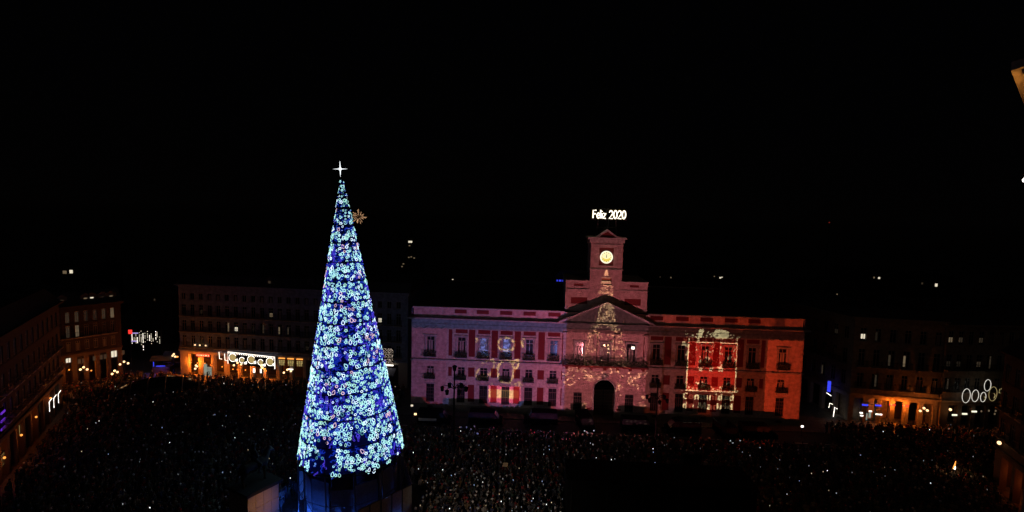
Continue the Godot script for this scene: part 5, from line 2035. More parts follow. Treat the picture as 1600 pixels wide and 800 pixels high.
func make_near_cornice() -> void:
	var n := thing("neighbouring_house", "orange-lit corner of a stone roof cornice at the upper right edge", "building")
	var C := Vector2(26.4, -28.1)
	var P := PackedVector2Array([Vector2(26.4, -14.0), C, Vector2(37.4, -38.2), Vector2(46.0, -30.0), Vector2(46.0, -14.0)])
	var T := Transform3D(Basis(Vector3(1, 0, 0), Vector3(0, 0, 1), Vector3(0, -1, 0)), Vector3.ZERO)
	for q in [[0.0, 40.3, 0.45], [0.45, 40.1, 0.22], [0.9, 39.8, 0.34], [1.3, 39.2, 0.65]]:
		var st := mb()
		var ring := Geometry2D.offset_polygon(P, -q[0], Geometry2D.JOIN_MITER)[0] if q[0] > 0 else P
		prism(st, ring, 0.0, -q[2], Transform3D(T.basis, Vector3(0, q[1], 0)))
		obj("cornice_moulding", n, st, M.granite)
	var st := mb()
	prism(st, Geometry2D.offset_polygon(P, -2.1, Geometry2D.JOIN_MITER)[0], 0.0, 39.6, Transform3D(T.basis, Vector3(0, 39.6, 0)))
	obj("wall", n, st, M.granite)
	for k in 7:
		st = mb()
		box(st, Vector3(26.75, 39.5, -27.6 + k * 1.6), Vector3(27.7, 39.98, -27.2 + k * 1.6))
		obj("bracket", n, st, M.granite)
	wall_lamp(n, Vector3(27.6, 34.5, -27.9), WARM, 0.0, M.lamp_white, 0.15)
	wall_lamp(n, Vector3(28.15, 37.0, -25.4), [1.0, 0.40, 0.07], 15.0, M.lamp_orange, 0.14)
	wall_lamp(n, Vector3(29.6, 37.0, -29.0), [1.0, 0.40, 0.07], 12.0, M.lamp_orange, 0.14)

func make_far_houses() -> void:
	# roofs behind the town hall, each with its few lit windows: [x, z, width, ridge height, lit [dx, y, w, h, material]]
	var far := [
		[-40.0, -118.0, 11.0, 17.0, [[0.3, 16.0, 0.9, 0.7, "window_bright"]], "far rooftop house behind the corner house with one bright light"],
		[-14.0, -131.0, 12.0, 15.6, [[-1.1, 15.1, 0.5, 0.4, "window_bright"], [0.8, 14.3, 0.35, 0.5, "window_warm"]], "far rooftop house left of the clock tower with two small lights"],
		[17.5, -122.0, 14.0, 17.4, [[0.3, 17.2, 1.0, 0.4, "window_bright"]], "far rooftop house just left of the clock tower with a small white light"],
		[50.0, -161.0, 14.0, 15.0, [[0.4, 13.6, 0.5, 0.5, "window_warm"], [-3.0, 13.7, 0.4, 0.4, "window_dim"]], "far rooftop house right of the clock tower with a dim light"],
		[66.0, -161.0, 13.0, 15.0, [[0.0, 13.9, 0.7, 0.6, "window_bright"], [-1.9, 14.3, 0.4, 0.4, "window_warm"], [0.5, 14.1, 0.6, 0.3, "window_bright"]], "far rooftop house right of the clock tower with the brightest light"],
		[62.0, -131.0, 13.0, 12.6, [[-1.0, 11.0, 0.5, 0.9, "window_dim"], [0.9, 11.2, 0.6, 0.9, "window_dim"]], "far rooftop house over the town hall's right wing with a dim pair of windows"],
		[90.0, -141.0, 14.0, 14.0, [[0.5, 12.3, 0.6, 0.5, "window_warm"]], "far rooftop house over the right corner house with one light"],
		[108.0, -151.0, 15.0, 17.0, [[-0.6, 16.2, 0.5, 0.6, "window_warm"], [0.9, 16.1, 0.7, 0.7, "window_bright"]], "far house right of the square with two lights in a row"],
		[126.0, -151.0, 15.0, 15.4, [[0.0, 14.4, 0.9, 1.2, "window_bright"], [-4.2, 14.8, 0.6, 0.7, "window_dim"]], "far house furthest right with one bright and one dim window"],
		[-123.0, -141.0, 15.0, 15.4, [[-0.9, 13.3, 1.3, 1.1, "window_warm"], [0.9, 13.5, 1.1, 1.2, "window_bright"]], "far house at the upper left with a bright pair of windows"],
		[-99.5, -101.0, 12.0, 12.6, [[-0.5, 11.2, 0.5, 0.7, "window_warm"], [1.0, 11.1, 0.5, 0.6, "window_bright"]], "far house at the left edge with two small lights"],
		[-84.0, -118.0, 10.0, 11.5, [[1.0, 10.4, 0.4, 0.6, "window_dim"]], "narrow far house at the back of the street of hanging lights"],
	]
	for q in far:
		var h := thing("distant_house", q[5], "building", spot_at(q[0], 0, q[1], 0.0), "dark houses beyond the square")
		var w: float = q[2]
		var e: float = q[3] - 0.2
		var st := mb()
		box(st, Vector3(-w / 2, 0, -10), Vector3(w / 2, e, 0))
		obj("wall", h, st, M.plaster_brown)
		st = mb()
		prism(st, PackedVector2Array([Vector2(-w / 2 - 0.3, e), Vector2(w / 2 + 0.3, e), Vector2(w / 2 - 1.5, e + 2.0), Vector2(-w / 2 + 1.5, e + 2.0)]), -10.2, -1.0)
		var rf := obj("roof", h, st, M.slate)
		st = mb()
		box(st, Vector3(w * 0.2, e + 0.5, -5), Vector3(w * 0.2 + 0.8, e + 3.2, -4.2))
		obj("chimney", rf, st, M.plaster_brown)
		for l in q[4]:
			st = mb()
			bx(st, l[0], l[1], 0.06, l[2] * 0.75, l[3] * 0.75, 0.1)
			var o := obj("window", h, st, M[l[4]])
			st = mb()
			bx(st, l[0], l[1] - l[3] / 2 - 0.05, 0.1, l[2] + 0.2, 0.08, 0.2)
			obj("sill", o, st, M.granite)
		for c in 4:
			st = mb()
			bx(st, -w * 0.36 + c * w * 0.24, e - 4.0, 0.05, 0.9, 1.5, 0.1)
			obj("window", h, st, M.glass_dark)
	# blue roof sign beside the tower
	var s := thing("roof_sign", "small dim blue lettering sign on a roof left of the clock tower", "sign", spot_at(12.3, 0, -120.0))
	var st2 := mb()
	for k in 7:
		bx(st2, -1.5 + k * 0.42 + 0.1 * (k % 2), 16.9, 0, 0.22, 0.42, 0.1)
	obj("letter_blocks", s, st2, M.lamp_blue)
	st2 = mb()
	tube(st2, [Vector3(-0.5, 15.9, 0), Vector3(0.1, 16.1, 0), Vector3(-0.3, 15.5, 0), Vector3(0.4, 15.2, 0)], 0.07)
	obj("emblem", s, st2, M.led_sky)
	st2 = mb()
	box(st2, Vector3(-4, 0, -6), Vector3(4, 14.6, -0.5))
	obj("building_below", s, st2, M.plaster_brown)
	st2 = mb()
	for x in [-1.4, 0.0, 1.3]:
		tube(st2, [Vector3(x, 14.6, -0.5), Vector3(x, 17.2, -0.05)], 0.05)
	obj("frame", s, st2, M.iron)
	# far tower with a lit top
	var t := thing("distant_tower", "far dark tower with a bright white light at its top, right of the tree", "tower", spot_at(-38.0, 0, -190.0))
	st2 = mb()
	box(st2, Vector3(-4, 0, -8), Vector3(4, 14.0, 0))
	obj("base", t, st2, M.plaster_brown)
	st2 = mb()
	box(st2, Vector3(-1.6, 14.0, -5), Vector3(1.6, 20.4, -1))
	prism(st2, PackedVector2Array([Vector2(-1.7, 21.8), Vector2(1.7, 21.8), Vector2(0, 24.5)]), -5.0, -1.0)
	obj("shaft", t, st2, M.plaster_brown)
	st2 = mb()
	box(st2, Vector3(-0.8, 20.9, -1.0), Vector3(0.6, 21.6, -0.8))
	obj("lamp", t, st2, M.window_bright)
	st2 = mb()
	for q in [[-0.6, 15.4], [0.3, 15.6], [1.4, 15.2], [-2.4, 13.0], [-2.9, 12.0], [-0.4, 19.8]]:
		bx(st2, q[0], q[1], 0.05 if q[1] < 14 else -0.95, 0.55, 0.4, 0.1)
	obj("small_window", t, st2, M.window_warm)
	var mast := thing("radio_mast", "thin far mast with a tiny red light, high on the right", "mast", spot_at(154, 0, -250))
	st2 = mb()
	tube(st2, [Vector3(0, 0, 0), Vector3(0, 32, 0)], 0.35, 0.1)
	obj("pole", mast, st2, M.iron)
	st2 = mb()
	lathe(st2, [[0.0, 31.9], [0.3, 32.1], [0.3, 32.4], [0.0, 32.6]], Vector3.ZERO, 8)
	glow("mast_red", 1.0, 0.08, 0.05, 0.12)
	obj("lamp", mast, st2, M.mast_red)

# ---------------------------------------------------------------- things in the square
func make_lamp_posts() -> void:
	var o := thing("street_lamp", "tall unlit lamp post with a cluster of lanterns before the town hall's left wing", "street lamp", spot_at(-7.3, 0, -66.9))
	var st := mb()
	lathe(st, [[0.45, 0.0], [0.45, 0.3], [0.28, 0.5], [0.22, 1.2], [0.16, 1.4]], Vector3.ZERO, 10)
	tube(st, [Vector3(0, 1.3, 0), Vector3(0, 11.2, 0)], 0.15, 0.09, 8)
	obj("pole", o, st, M.post_black)
	for k in 6:
		var a := TAU * k / 6
		var d := Vector3(cos(a), 0, sin(a))
		st = mb()
		tube(st, [Vector3(0, 8.6, 0), d * 0.6 + Vector3(0, 9.0, 0), d * 1.4 + Vector3(0, 9.1, 0), d * 1.6 + Vector3(0, 8.95, 0)], 0.05, 0.04, 5)
		obj("arm", o, st, M.post_black)
		st = mb()
		lathe(st, [[0.05, 0.45], [0.30, 0.32], [0.26, 0.25], [0.18, -0.25], [0.0, -0.32]], d * 1.6 + Vector3(0, 8.55, 0), 8)
		obj("lantern", o, st, M.post_black)
	st = mb()
	lathe(st, [[0.05, 0.5], [0.34, 0.34], [0.3, 0.25], [0.2, -0.3], [0.0, -0.36]], Vector3(0, 11.4, 0), 8)
	obj("lantern", o, st, M.post_black)
	copy_of(o, Transform3D(Basis(Vector3.UP, 0.5).scaled(Vector3.ONE * 0.86), Vector3(20.3, 0, -68.3)), "tall unlit lamp post with a cluster of lanterns before the town hall's right wing")
	# lit lamp posts
	var l := thing("lit_street_lamp", "lit lamp post with three warm globes before the brown house's columns", "street lamp", spot_at(-74.6, 0, -87.8), "lit lamp posts along the houses")
	st = mb()
	lathe(st, [[0.3, 0.0], [0.2, 0.4], [0.08, 0.7]], Vector3.ZERO, 8)
	tube(st, [Vector3(0, 0.6, 0), Vector3(0, 3.4, 0)], 0.07)
	for s in [-0.6, 0.6]:
		tube(st, [Vector3(0, 2.7, 0), Vector3(s * 0.7, 2.9, 0), Vector3(s, 3.0, 0)], 0.035)
	obj("pole", l, st, M.iron)
	for q in [Vector3(-0.6, 3.2, 0), Vector3(0.6, 3.25, 0), Vector3(0, 3.62, 0)]:
		st = mb()
		lathe(st, [[0.0, -0.19], [0.14, -0.13], [0.19, 0.0], [0.14, 0.13], [0.0, 0.19]], q, 8)
		obj("lamp_globe", l, st, M.lamp_warm)
	omni(l, "lamp_light", Vector3(0, 3.62, 0), 1.0, 0.22, 0.028, 5.0, 0.15)
	for q in [[-70.4, -91.6, "by the right end of the brown house"], [-68.0, -86.3, "in the crowd before the brown house"], [-56.5, -90.4, "in the crowd before the lit notice board"], [-39.5, -89.2, "before the row of yellow shop windows"], [-65.0, -97.2, "at the mouth of the street of hanging lights"], [-50.2, -92.6, "under the bulb-framed sign"], [-73.0, -79.5, "near the left edge between two houses"], [-45.2, -91.6, "left of the strongest orange doorway"]]:
		copy_of(l, spot_at(q[0], 0, q[1], 0.3 * q[0]), "lit lamp post with three warm globes %s" % q[2])
	copy_of(l, spot_at(64.6, 0, -77.6, 0.1), "lit lamp post with three warm globes before the right corner house")

func make_street_lights() -> void:
	var c := thing("light_curtain", "curtain of hanging white light strings across the side street on the left", "light curtain", spot_at(-71.6, 0, -99.0, 0.12))
	var st := mb()
	tube(st, [Vector3(-2.8, 8.1, 0), Vector3(-0.5, 7.6, 0), Vector3(2.9, 7.8, 0)], 0.03)
	for s in [-2.8, 2.9]:
		tube(st, [Vector3(s, 0, 0), Vector3(s, 8.0, 0)], 0.06)
	obj("cable", c, st, M.iron)
	var r := RandomNumberGenerator.new()
	r.seed = 4
	for k in 15:
		var x := -2.6 + k * 0.36 + r.randf_range(-0.1, 0.1)
		var ln := r.randf_range(1.6, 3.4) * (1.0 if k < 8 else 0.8)
		var top := 7.6 - r.randf_range(0.0, 1.0)
		st = mb()
		tube(st, [Vector3(x, 7.8, 0), Vector3(x, top - ln, 0)], 0.012, 0.012, 3)
		var o := obj("string", c, st, M.iron)
		st = mb()
		for j in int(ln / 0.24):
			if r.randf() < 0.75:
				lathe(st, [[0.0, -0.11], [0.08, 0.0], [0.0, 0.11]], Vector3(x, top - j * 0.24, 0), 5)
		obj("bulbs", o, st, M.window_bright if k % 3 else M.lamp_white)
	for q in [[-2.0, 7.2, 1.3], [-2.1, 5.6, 1.0]]:
		st = mb()
		bx(st, q[0], q[1], 0.1, q[2], 0.18, 0.1)
		glow("lamp_lilac", 0.55, 0.42, 1.0, 0.8) if not M.has("lamp_lilac") else null
		obj("light_bar", c, st, M.lamp_lilac)
	var rs := thing("shop_sign", "small red sign at the left end of the curtain of hanging lights", "sign", spot_at(-73.6, 7.6, -97.6))
	st = mb()
	bx(st, 0, 0.1, 0, 0.7, 0.8, 0.1)
	obj("light_box", rs, st, M.lamp_red)
	st = mb()
	tube(st, [Vector3(0, 0.4, -0.05), Vector3(-0.6, 0.5, -0.05)], 0.04)
	obj("bracket", rs, st, M.iron)
	# stalls in the mouth of that street
	for q in [[-67.3, -101.0, "orange", "stall with an orange-lit counter at the mouth of the side street"], [-67.4, -97.6, "blue", "stall with a blue-lit front at the mouth of the side street"]]:
		var s := thing("market_stall", q[3], "stall", spot_at(q[0], 0, q[1], 0.2), "stalls at the mouth of the side street")
		st = mb()
		box(st, Vector3(-1.5, 0, -1.0), Vector3(1.5, 1.1, 1.0))
		obj("counter", s, st, M.wood_door)
		for k in 4:
			st = mb()
			tube(st, [Vector3(1.45 if k & 1 else -1.45, 1.1, 0.95 if k & 2 else -0.95), Vector3(1.45 if k & 1 else -1.45, 2.6, 0.95 if k & 2 else -0.95)], 0.05)
			obj("post", s, st, M.iron)
		st = mb()
		prism(st, PackedVector2Array([Vector2(-1.4, 2.5), Vector2(1.4, 2.5), Vector2(0, 3.2)]), -1.8, 1.8, Transform3D(Basis(Vector3.UP, PI / 2), Vector3.ZERO))
		obj("roof", s, st, M.awning)
		st = mb()
		if q[2] == "orange":
			bx(st, 0.2, 2.25, 1.02, 1.6, 0.3, 0.06)
			obj("light_strip", s, st, M.lamp_orange)
		else:
			bx(st, 0.0, 1.4, 1.05, 1.6, 0.12, 0.06)
			bx(st, -1.2, 1.8, 1.05, 0.12, 0.9, 0.06)
			obj("light_strip", s, st, M.lamp_blue)
			omni(s, "strip_light", Vector3(0, 1.6, 1.5), 0.05, 0.08, 1.0, 2.4, 0.2)
	# rings of light hung across the street on the right
	var rings := [[70.6, 5.9, -77.2, 0.74, "leftmost and largest of the row"], [71.8, 6.0, -77.0, 0.62, "second from the left of the row"], [72.85, 5.9, -76.8, 0.50, "smallest of the row"], [73.35, 7.75, -76.8, 0.60, "hanging highest"], [74.1, 6.5, -76.6, 0.74, "rightmost of the row"]]
	for i in rings.size():
		var q: Array = rings[i]
		var o := thing("ring_light", "glowing ring light over the right-hand street, %s" % q[4], "ring light", spot_at(q[0], q[1], q[2], 0.10), "ring lights over the street")
		st = mb()
		tube(st, range(28).map(func(k): return Vector3(q[3] * 0.92 * cos(TAU * k / 28), q[3] * 1.5 * sin(TAU * k / 28), 0)), 0.036, 0.036, 5, true)
		glow("ring_white", 1.0, 0.94, 0.82, 0.85) if not M.has("ring_white") else null
		glow("ring_yellow", 1.0, 0.78, 0.32, 0.30) if not M.has("ring_yellow") else null
		obj("light_tube", o, st, M.ring_yellow if i == 4 else M.ring_white)
		st = mb()
		tube(st, [Vector3(0, q[3] * 1.5, 0), Vector3(0, 10.4 - q[1], 0)], 0.015, 0.015, 3)
		obj("cord", o, st, M.iron)
		if i == 2 or i == 4:
			st = mb()
			tube(st, [Vector3(0.2, -0.9 * q[3], 0.05), Vector3(0.35, -0.2, 0.05), Vector3(0.1, 0.1, 0.05)], 0.07, 0.04, 5)
			obj("yellow_light", o, st, M.ring_yellow)
	var hk := thing("hook_light", "small orange hook-shaped light right of the ring lights", "lamp", spot_at(75.1, 7.1, -76.4, 0.2))
	st = mb()
	tube(st, [Vector3(0.3, 0.6, 0), Vector3(0.1, 0.3, 0), Vector3(-0.3, 0.2, 0), Vector3(-0.35, -0.3, 0), Vector3(0.2, -0.5, 0), Vector3(0.3, -0.3, 0)], 0.06)
	obj("light_tube", hk, st, M.ring_yellow)
	st = mb()
	tube(st, [Vector3(0.3, 0.6, 0), Vector3(0.3, 4.2, 0)], 0.015, 0.015, 3)
	obj("cord", hk, st, M.iron)
	var wire := thing("span_wire", "thin dark wire across the right-hand street that carries the ring lights", "wire")
	st = mb()
	tube(st, [Vector3(70.0, 11.0, -78.4), Vector3(75.0, 10.3, -76.8), Vector3(60.6, 11.0, -61.6)], 0.03)
	obj("cable", wire, st, M.iron)
	# firework beside the tree
	var fw := thing("firework", "small orange firework bursting right of the tree's upper part", "firework", Transform3D(Basis(), Vector3(-22.5, 31.2, -75)))
	for k in 34:
		var d := Vector3(r.randfn(0, 1), r.randfn(0, 1), r.randfn(0, 1)).normalized()
		st = mb()
		var a := r.randf_range(0.25, 0.6)
		var b := a + r.randf_range(0.25, 0.75)
		tube(st, [d * a, d * (a + b) / 2 - Vector3(0, 0.02, 0), d * b - Vector3(0, 0.06, 0)], 0.012, 0.034, 4)
		obj("spark", fw, st, M.spark)
	var fl := thing("flare", "orange glowing flare held above the crowd at the lower right", "flare", spot_at(55.3, 1.5, -61.2))
	st = mb()
	tube(st, [Vector3(0, 0, 0), Vector3(0, 0.5, 0)], 0.05, 0.05)
	obj("handle", fl, st, M.iron)
	st = mb()
	tube(st, [Vector3(0, 0.5, 0), Vector3(0.04, 0.8, 0), Vector3(0.1, 1.15, 0), Vector3(0.16, 1.5, 0)], 0.13, 0.03, 6)
	obj("flame", fl, st, M.lamp_orange)
	st = mb()
	tube(st, [Vector3(0, 0.5, 0.1), Vector3(0.03, 0.75, 0.12), Vector3(0.05, 0.9, 0.12)], 0.1, 0.03, 6)
	obj("flame_core", fl, st, M.lamp_white)
	omni(fl, "flare_light", Vector3(0, 0.85, 0.5), 1.0, 0.5, 0.2, 0.6, 0.1)

func make_van() -> Node3D:
	var v := thing("parked_van", "van", "van")
	var st := mb()
	prism(st, PackedVector2Array([Vector2(-2.5, 0.45), Vector2(2.5, 0.45), Vector2(2.55, 1.05), Vector2(2.0, 1.25), Vector2(1.35, 2.15), Vector2(1.1, 2.25), Vector2(-2.4, 2.25), Vector2(-2.52, 2.1)]), -0.95, 0.95)
	obj("body", v, st, M.van_dark)
	for s in [-1, 1]:
		st = mb()
		prism(st, PackedVector2Array([Vector2(0.7, 1.3), Vector2(1.8, 1.3), Vector2(1.28, 2.02), Vector2(0.7, 2.02)]), s * 0.955 - 0.008, s * 0.955 + 0.008)
		for k in 2:
			bx(st, -0.3 - k * 1.2, 1.66, s * 0.955, 1.05, 0.6, 0.016)
		obj("side_window", v, st, M.glass_dark)
	st = mb()
	quad(st, Vector3(2.0, 1.27, -0.85), Vector3(2.0, 1.27, 0.85), Vector3(1.38, 2.14, 0.8), Vector3(1.38, 2.14, -0.8), Vector3(1, 0.6, 0))
	var ws := obj("windscreen", v, st, M.glass_dark)
	ws.position = Vector3(0.02, 0.01, 0)
	for s in [-1, 1]:
		st = mb()
		lathe(st, [[0.0, -0.03], [0.10, -0.03], [0.12, 0.02], [0.0, 0.03]], Vector3.ZERO, 8)
		put("headlight", v, st.commit(), M.frame_paint, Transform3D(Basis(Vector3.BACK, -PI / 2), Vector3(2.53, 0.85, s * 0.7)))
		st = mb()
		bx(st, -2.53, 1.1, s * 0.82, 0.05, 0.45, 0.14)
		obj("tail_light", v, st, M.brick_red)
		for x in [-1.55, 1.6]:
			st = mb()
			lathe(st, [[0.0, -0.11], [0.27, -0.11], [0.34, -0.08], [0.34, 0.08], [0.27, 0.11], [0.0, 0.11]], Vector3.ZERO, 14)
			var w := put("wheel", v, st.commit(), M.rubber, Transform3D(Basis(Vector3.RIGHT, PI / 2), Vector3(x, 0.34, s * 0.86)))
			st = mb()
			lathe(st, [[0.0, -0.125], [0.18, -0.12], [0.18, 0.12], [0.0, 0.125]], Vector3.ZERO, 10)
			obj("rim", w, st, M.steel)
	st = mb()
	bx(st, 2.56, 0.55, 0, 0.12, 0.22, 1.8)
	bx(st, -2.54, 0.55, 0, 0.1, 0.2, 1.8)
	bx(st, 0, 0.45, 0, 4.6, 0.1, 1.75)
	obj("bumper", v, st, M.rubber)
	return v

func make_vehicles() -> void:
	var v := make_van()
	var a := -0.0513
	v.transform = spot_at(-11.2, 0, -75.6, a)
	v.set_meta("label", "dark van with a white side, parked before the town hall's left end")
	var st := mb()
	box(st, Vector3(-2.2, 0.9, 0.96), Vector3(0.5, 1.3, 0.985))
	var spots := [[-3.4, -75.9, a, "dark parked van before the town hall's left wing, right of the left lamp post"], [5.0, -76.4, a + PI, "dark parked van left of the town hall door"], [11.6, -75.2, -1.45, "dark parked van facing the square, left of the town hall door, with lit lamps"],
		[19.5, -74.6, a, "dark parked van before the door's right side, behind the right lamp post"], [26.0, -74.2, a + PI, "dark parked van below the lettering on the right wing"], [32.1, -73.0, -1.5, "dark parked van facing the square before the right wing, with lit lamps"], [36.8, -73.2, a, "dark parked van before the town hall's right end"]]
	for q in spots:
		var c := copy_of(v, spot_at(q[0], 0, q[1], q[2]), q[3], "vans parked before the town hall")
		if "lit lamps" in q[3]:
			var s2 := mb()
			for s in [-0.7, 0.7]:
				bx(s2, 2.60, 0.85, s, 0.04, 0.13, 0.16)
			bx(s2, 2.64, 0.55, 0.3, 0.03, 0.08, 0.3)
			obj("lit_headlight", c, s2, M.phone_screen)
	obj("white_side_panel", v, st, M.van_white)
	v.set_meta("group", "vans parked before the town hall")
	for q in [[-13.6, 2.6, -73.0, "lamp_warm", "small orange work lamp on a stand beside the white-sided van"], [-14.5, 3.1, -75.0, "window_bright", "small pale work lamp on a stand left of the white-sided van"], [43.5, 1.9, -73.6, "lamp_white", "small white lamp on a stand right of the town hall"]]:
		var l := thing("work_lamp", q[4], "lamp", spot_at(q[0], 0, q[2]))
		var s3 := mb()
		tube(s3, [Vector3(0, 0.5, 0), Vector3(0, q[1], 0)], 0.035)
		for k in 3:
			tube(s3, [Vector3(0, 0.6, 0), Vector3(0.5 * cos(TAU * k / 3), 0, 0.5 * sin(TAU * k / 3))], 0.025)
		obj("stand", l, s3, M.iron)
		s3 = mb()
		bx(s3, 0, q[1], 0.06, 0.34, 0.26, 0.1)
		obj("lamp_head", l, s3, M[q[3]])
	# crowd barriers along the road
	var b := thing("crowd_barrier", "dark steel barrier in the row between the crowd and the road", "barrier", Transform3D(), "barriers along the road")
	var s4 := mb()
	tube(s4, [Vector3(-1.1, 0.2, 0), Vector3(-1.1, 1.1, 0), Vector3(1.1, 1.1, 0), Vector3(1.1, 0.2, 0)], 0.025, 0.025, 5, true)
	for k in 9:
		tube(s4, [Vector3(-0.88 + k * 0.22, 0.2, 0), Vector3(-0.88 + k * 0.22, 1.1, 0)], 0.012, 0.012, 4)
	obj("rails", b, s4, M.steel)
	for s in [-0.8, 0.8]:
		s4 = mb()
		tube(s4, [Vector3(s, 0.2, 0), Vector3(s, 0.02, 0), Vector3(s, 0.02, -0.3)], 0.02)
		tube(s4, [Vector3(s, 0.03, 0), Vector3(s, 0.03, 0.3)], 0.02)
		obj("foot", b, s4, M.steel)
	for k in 24:
		var T := FX * spot_at(-26.0 + k * 2.28, 0, 9.6 + 0.1 * (k % 3), 0.02 * (k % 2))
		if k == 0:
			b.transform = T
		else:
			copy_of(b, T)
	# glass dome over the station stairs, dark in the photograph
	var d := thing("station_dome", "low dark glass dome over the station stairs on the left of the square", "glass dome", spot_at(-60.0, 0, -85.5, 0.5))
	for i in 10:
		var a0 := PI * i / 10
		var a1 := PI * (i + 1) / 10
		for j in 5:
			var t0 := -1.0 + 0.4 * j
			var t1 := t0 + 0.37
			st = mb()
			var q := []
			for p in [[a0, t0], [a1, t0], [a1, t1], [a0, t1]]:
				var w: float = sqrt(maxf(0.05, 1.0 - 0.75 * p[1] * p[1]))
				q.append(Vector3(p[1] * 6.0, 3.0 * w * sin(p[0]), 3.2 * w * cos(p[0])))
			quad(st, q[0], q[1], q[2], q[3], Vector3(0, sin((a0 + a1) / 2), cos((a0 + a1) / 2)))
			obj("pane", d, st, M.glass_dark)
	for j in 6:
		st = mb()
		var t := -1.0 + 0.4 * j
		var w: float = sqrt(maxf(0.05, 1.0 - 0.75 * t * t)) * 1.01
		tube(st, range(13).map(func(k): return Vector3(t * 6.0, 3.0 * w * sin(PI * k / 12), 3.2 * w * cos(PI * k / 12))), 0.09)
		obj("rib", d, st, M.steel)

# ---------------------------------------------------------------- the crowd
func blocked(x: float, z: float) -> bool:
	var p := Vector2(x, z)
	if p.distance_to(Vector2(TREE.x, TREE.z)) < 7.4:
		return true
	var l: Vector3 = FX.affine_inverse() * Vector3(x, 0, z)
	if absf(l.x - 2.05) < 9.6 and l.z > 25.6 and l.z < 31.8:
		return true
	if absf(l.x - 6.6) < 1.8 and l.z > 22.8 and l.z < 26.1:
		return true
	if Vector2(x + 24.5, z + 46.4).length() < 3.6:
		return true
	if Vector2((x + 60.0) / 1.7, z + 85.5).length() < 4.2:
		return true
	for q in [[-7.3, -66.9], [20.3, -68.3]]:
		if Vector2(x - q[0], z - q[1]).length() < 0.8:
			return true
	if l.z < 9.9 and l.x > -33.0 and l.x < 33.5:
		return true
	if l.z < 1.5 and x > -18.0:
		return true
	# the fronts of the houses: left row, brown house, corner house, right row
	for e in [[-70.3, -78.6, -57.0, -55.0], [-71.7, -92.9, -78.8, -83.1], [60.4, -61.4, 55.3, -48.0]]:
		var A := Vector2(e[0], e[1])
		var B := Vector2(e[2], e[3])
		var s := (B - A).cross(p - A) / A.distance_to(B)
		if e[0] < 0.0 and e[1] > -80.0 and s > -1.6 and z > -79.6:
			return true
		if e[0] < -70.5 and s > -1.6 and z < -80.0:
			return true
		if e[0] > 0.0 and s < 1.6 and z > -62.6:
			return true
	if x < -18.0 and z < -96.0 + (x + 63.0) * 0.106 + 3.0:
		return true
	if z > -62.6 and x > 63.0:
		return true
	if x > 44.0 and z < -76.6:
		return true
	return false

func zone(x: float) -> String:
	for q in [[-42.0, "at the lower left edge"], [-34.0, "well left of the statue"], [-27.5, "just left of the statue"], [-17.0, "between statue and tree"], [-9.5, "at the fence's corner"], [-6.5, "just right of the fence"], [-3.5, "two steps right of the fence"], [-1.5, "left of the cardboard sign"], [1.2, "below the cardboard sign"], [3.6, "right of the cardboard sign"], [6.0, "near the booth's left end"], [9.0, "at the booth's left end"], [24.0, "beside the booth"], [30.0, "just right of the booth"], [36.0, "well right of the booth"], [43.0, "at the lower right"]]:
		if x < q[0]:
			return q[1]
	return "near the right edge"

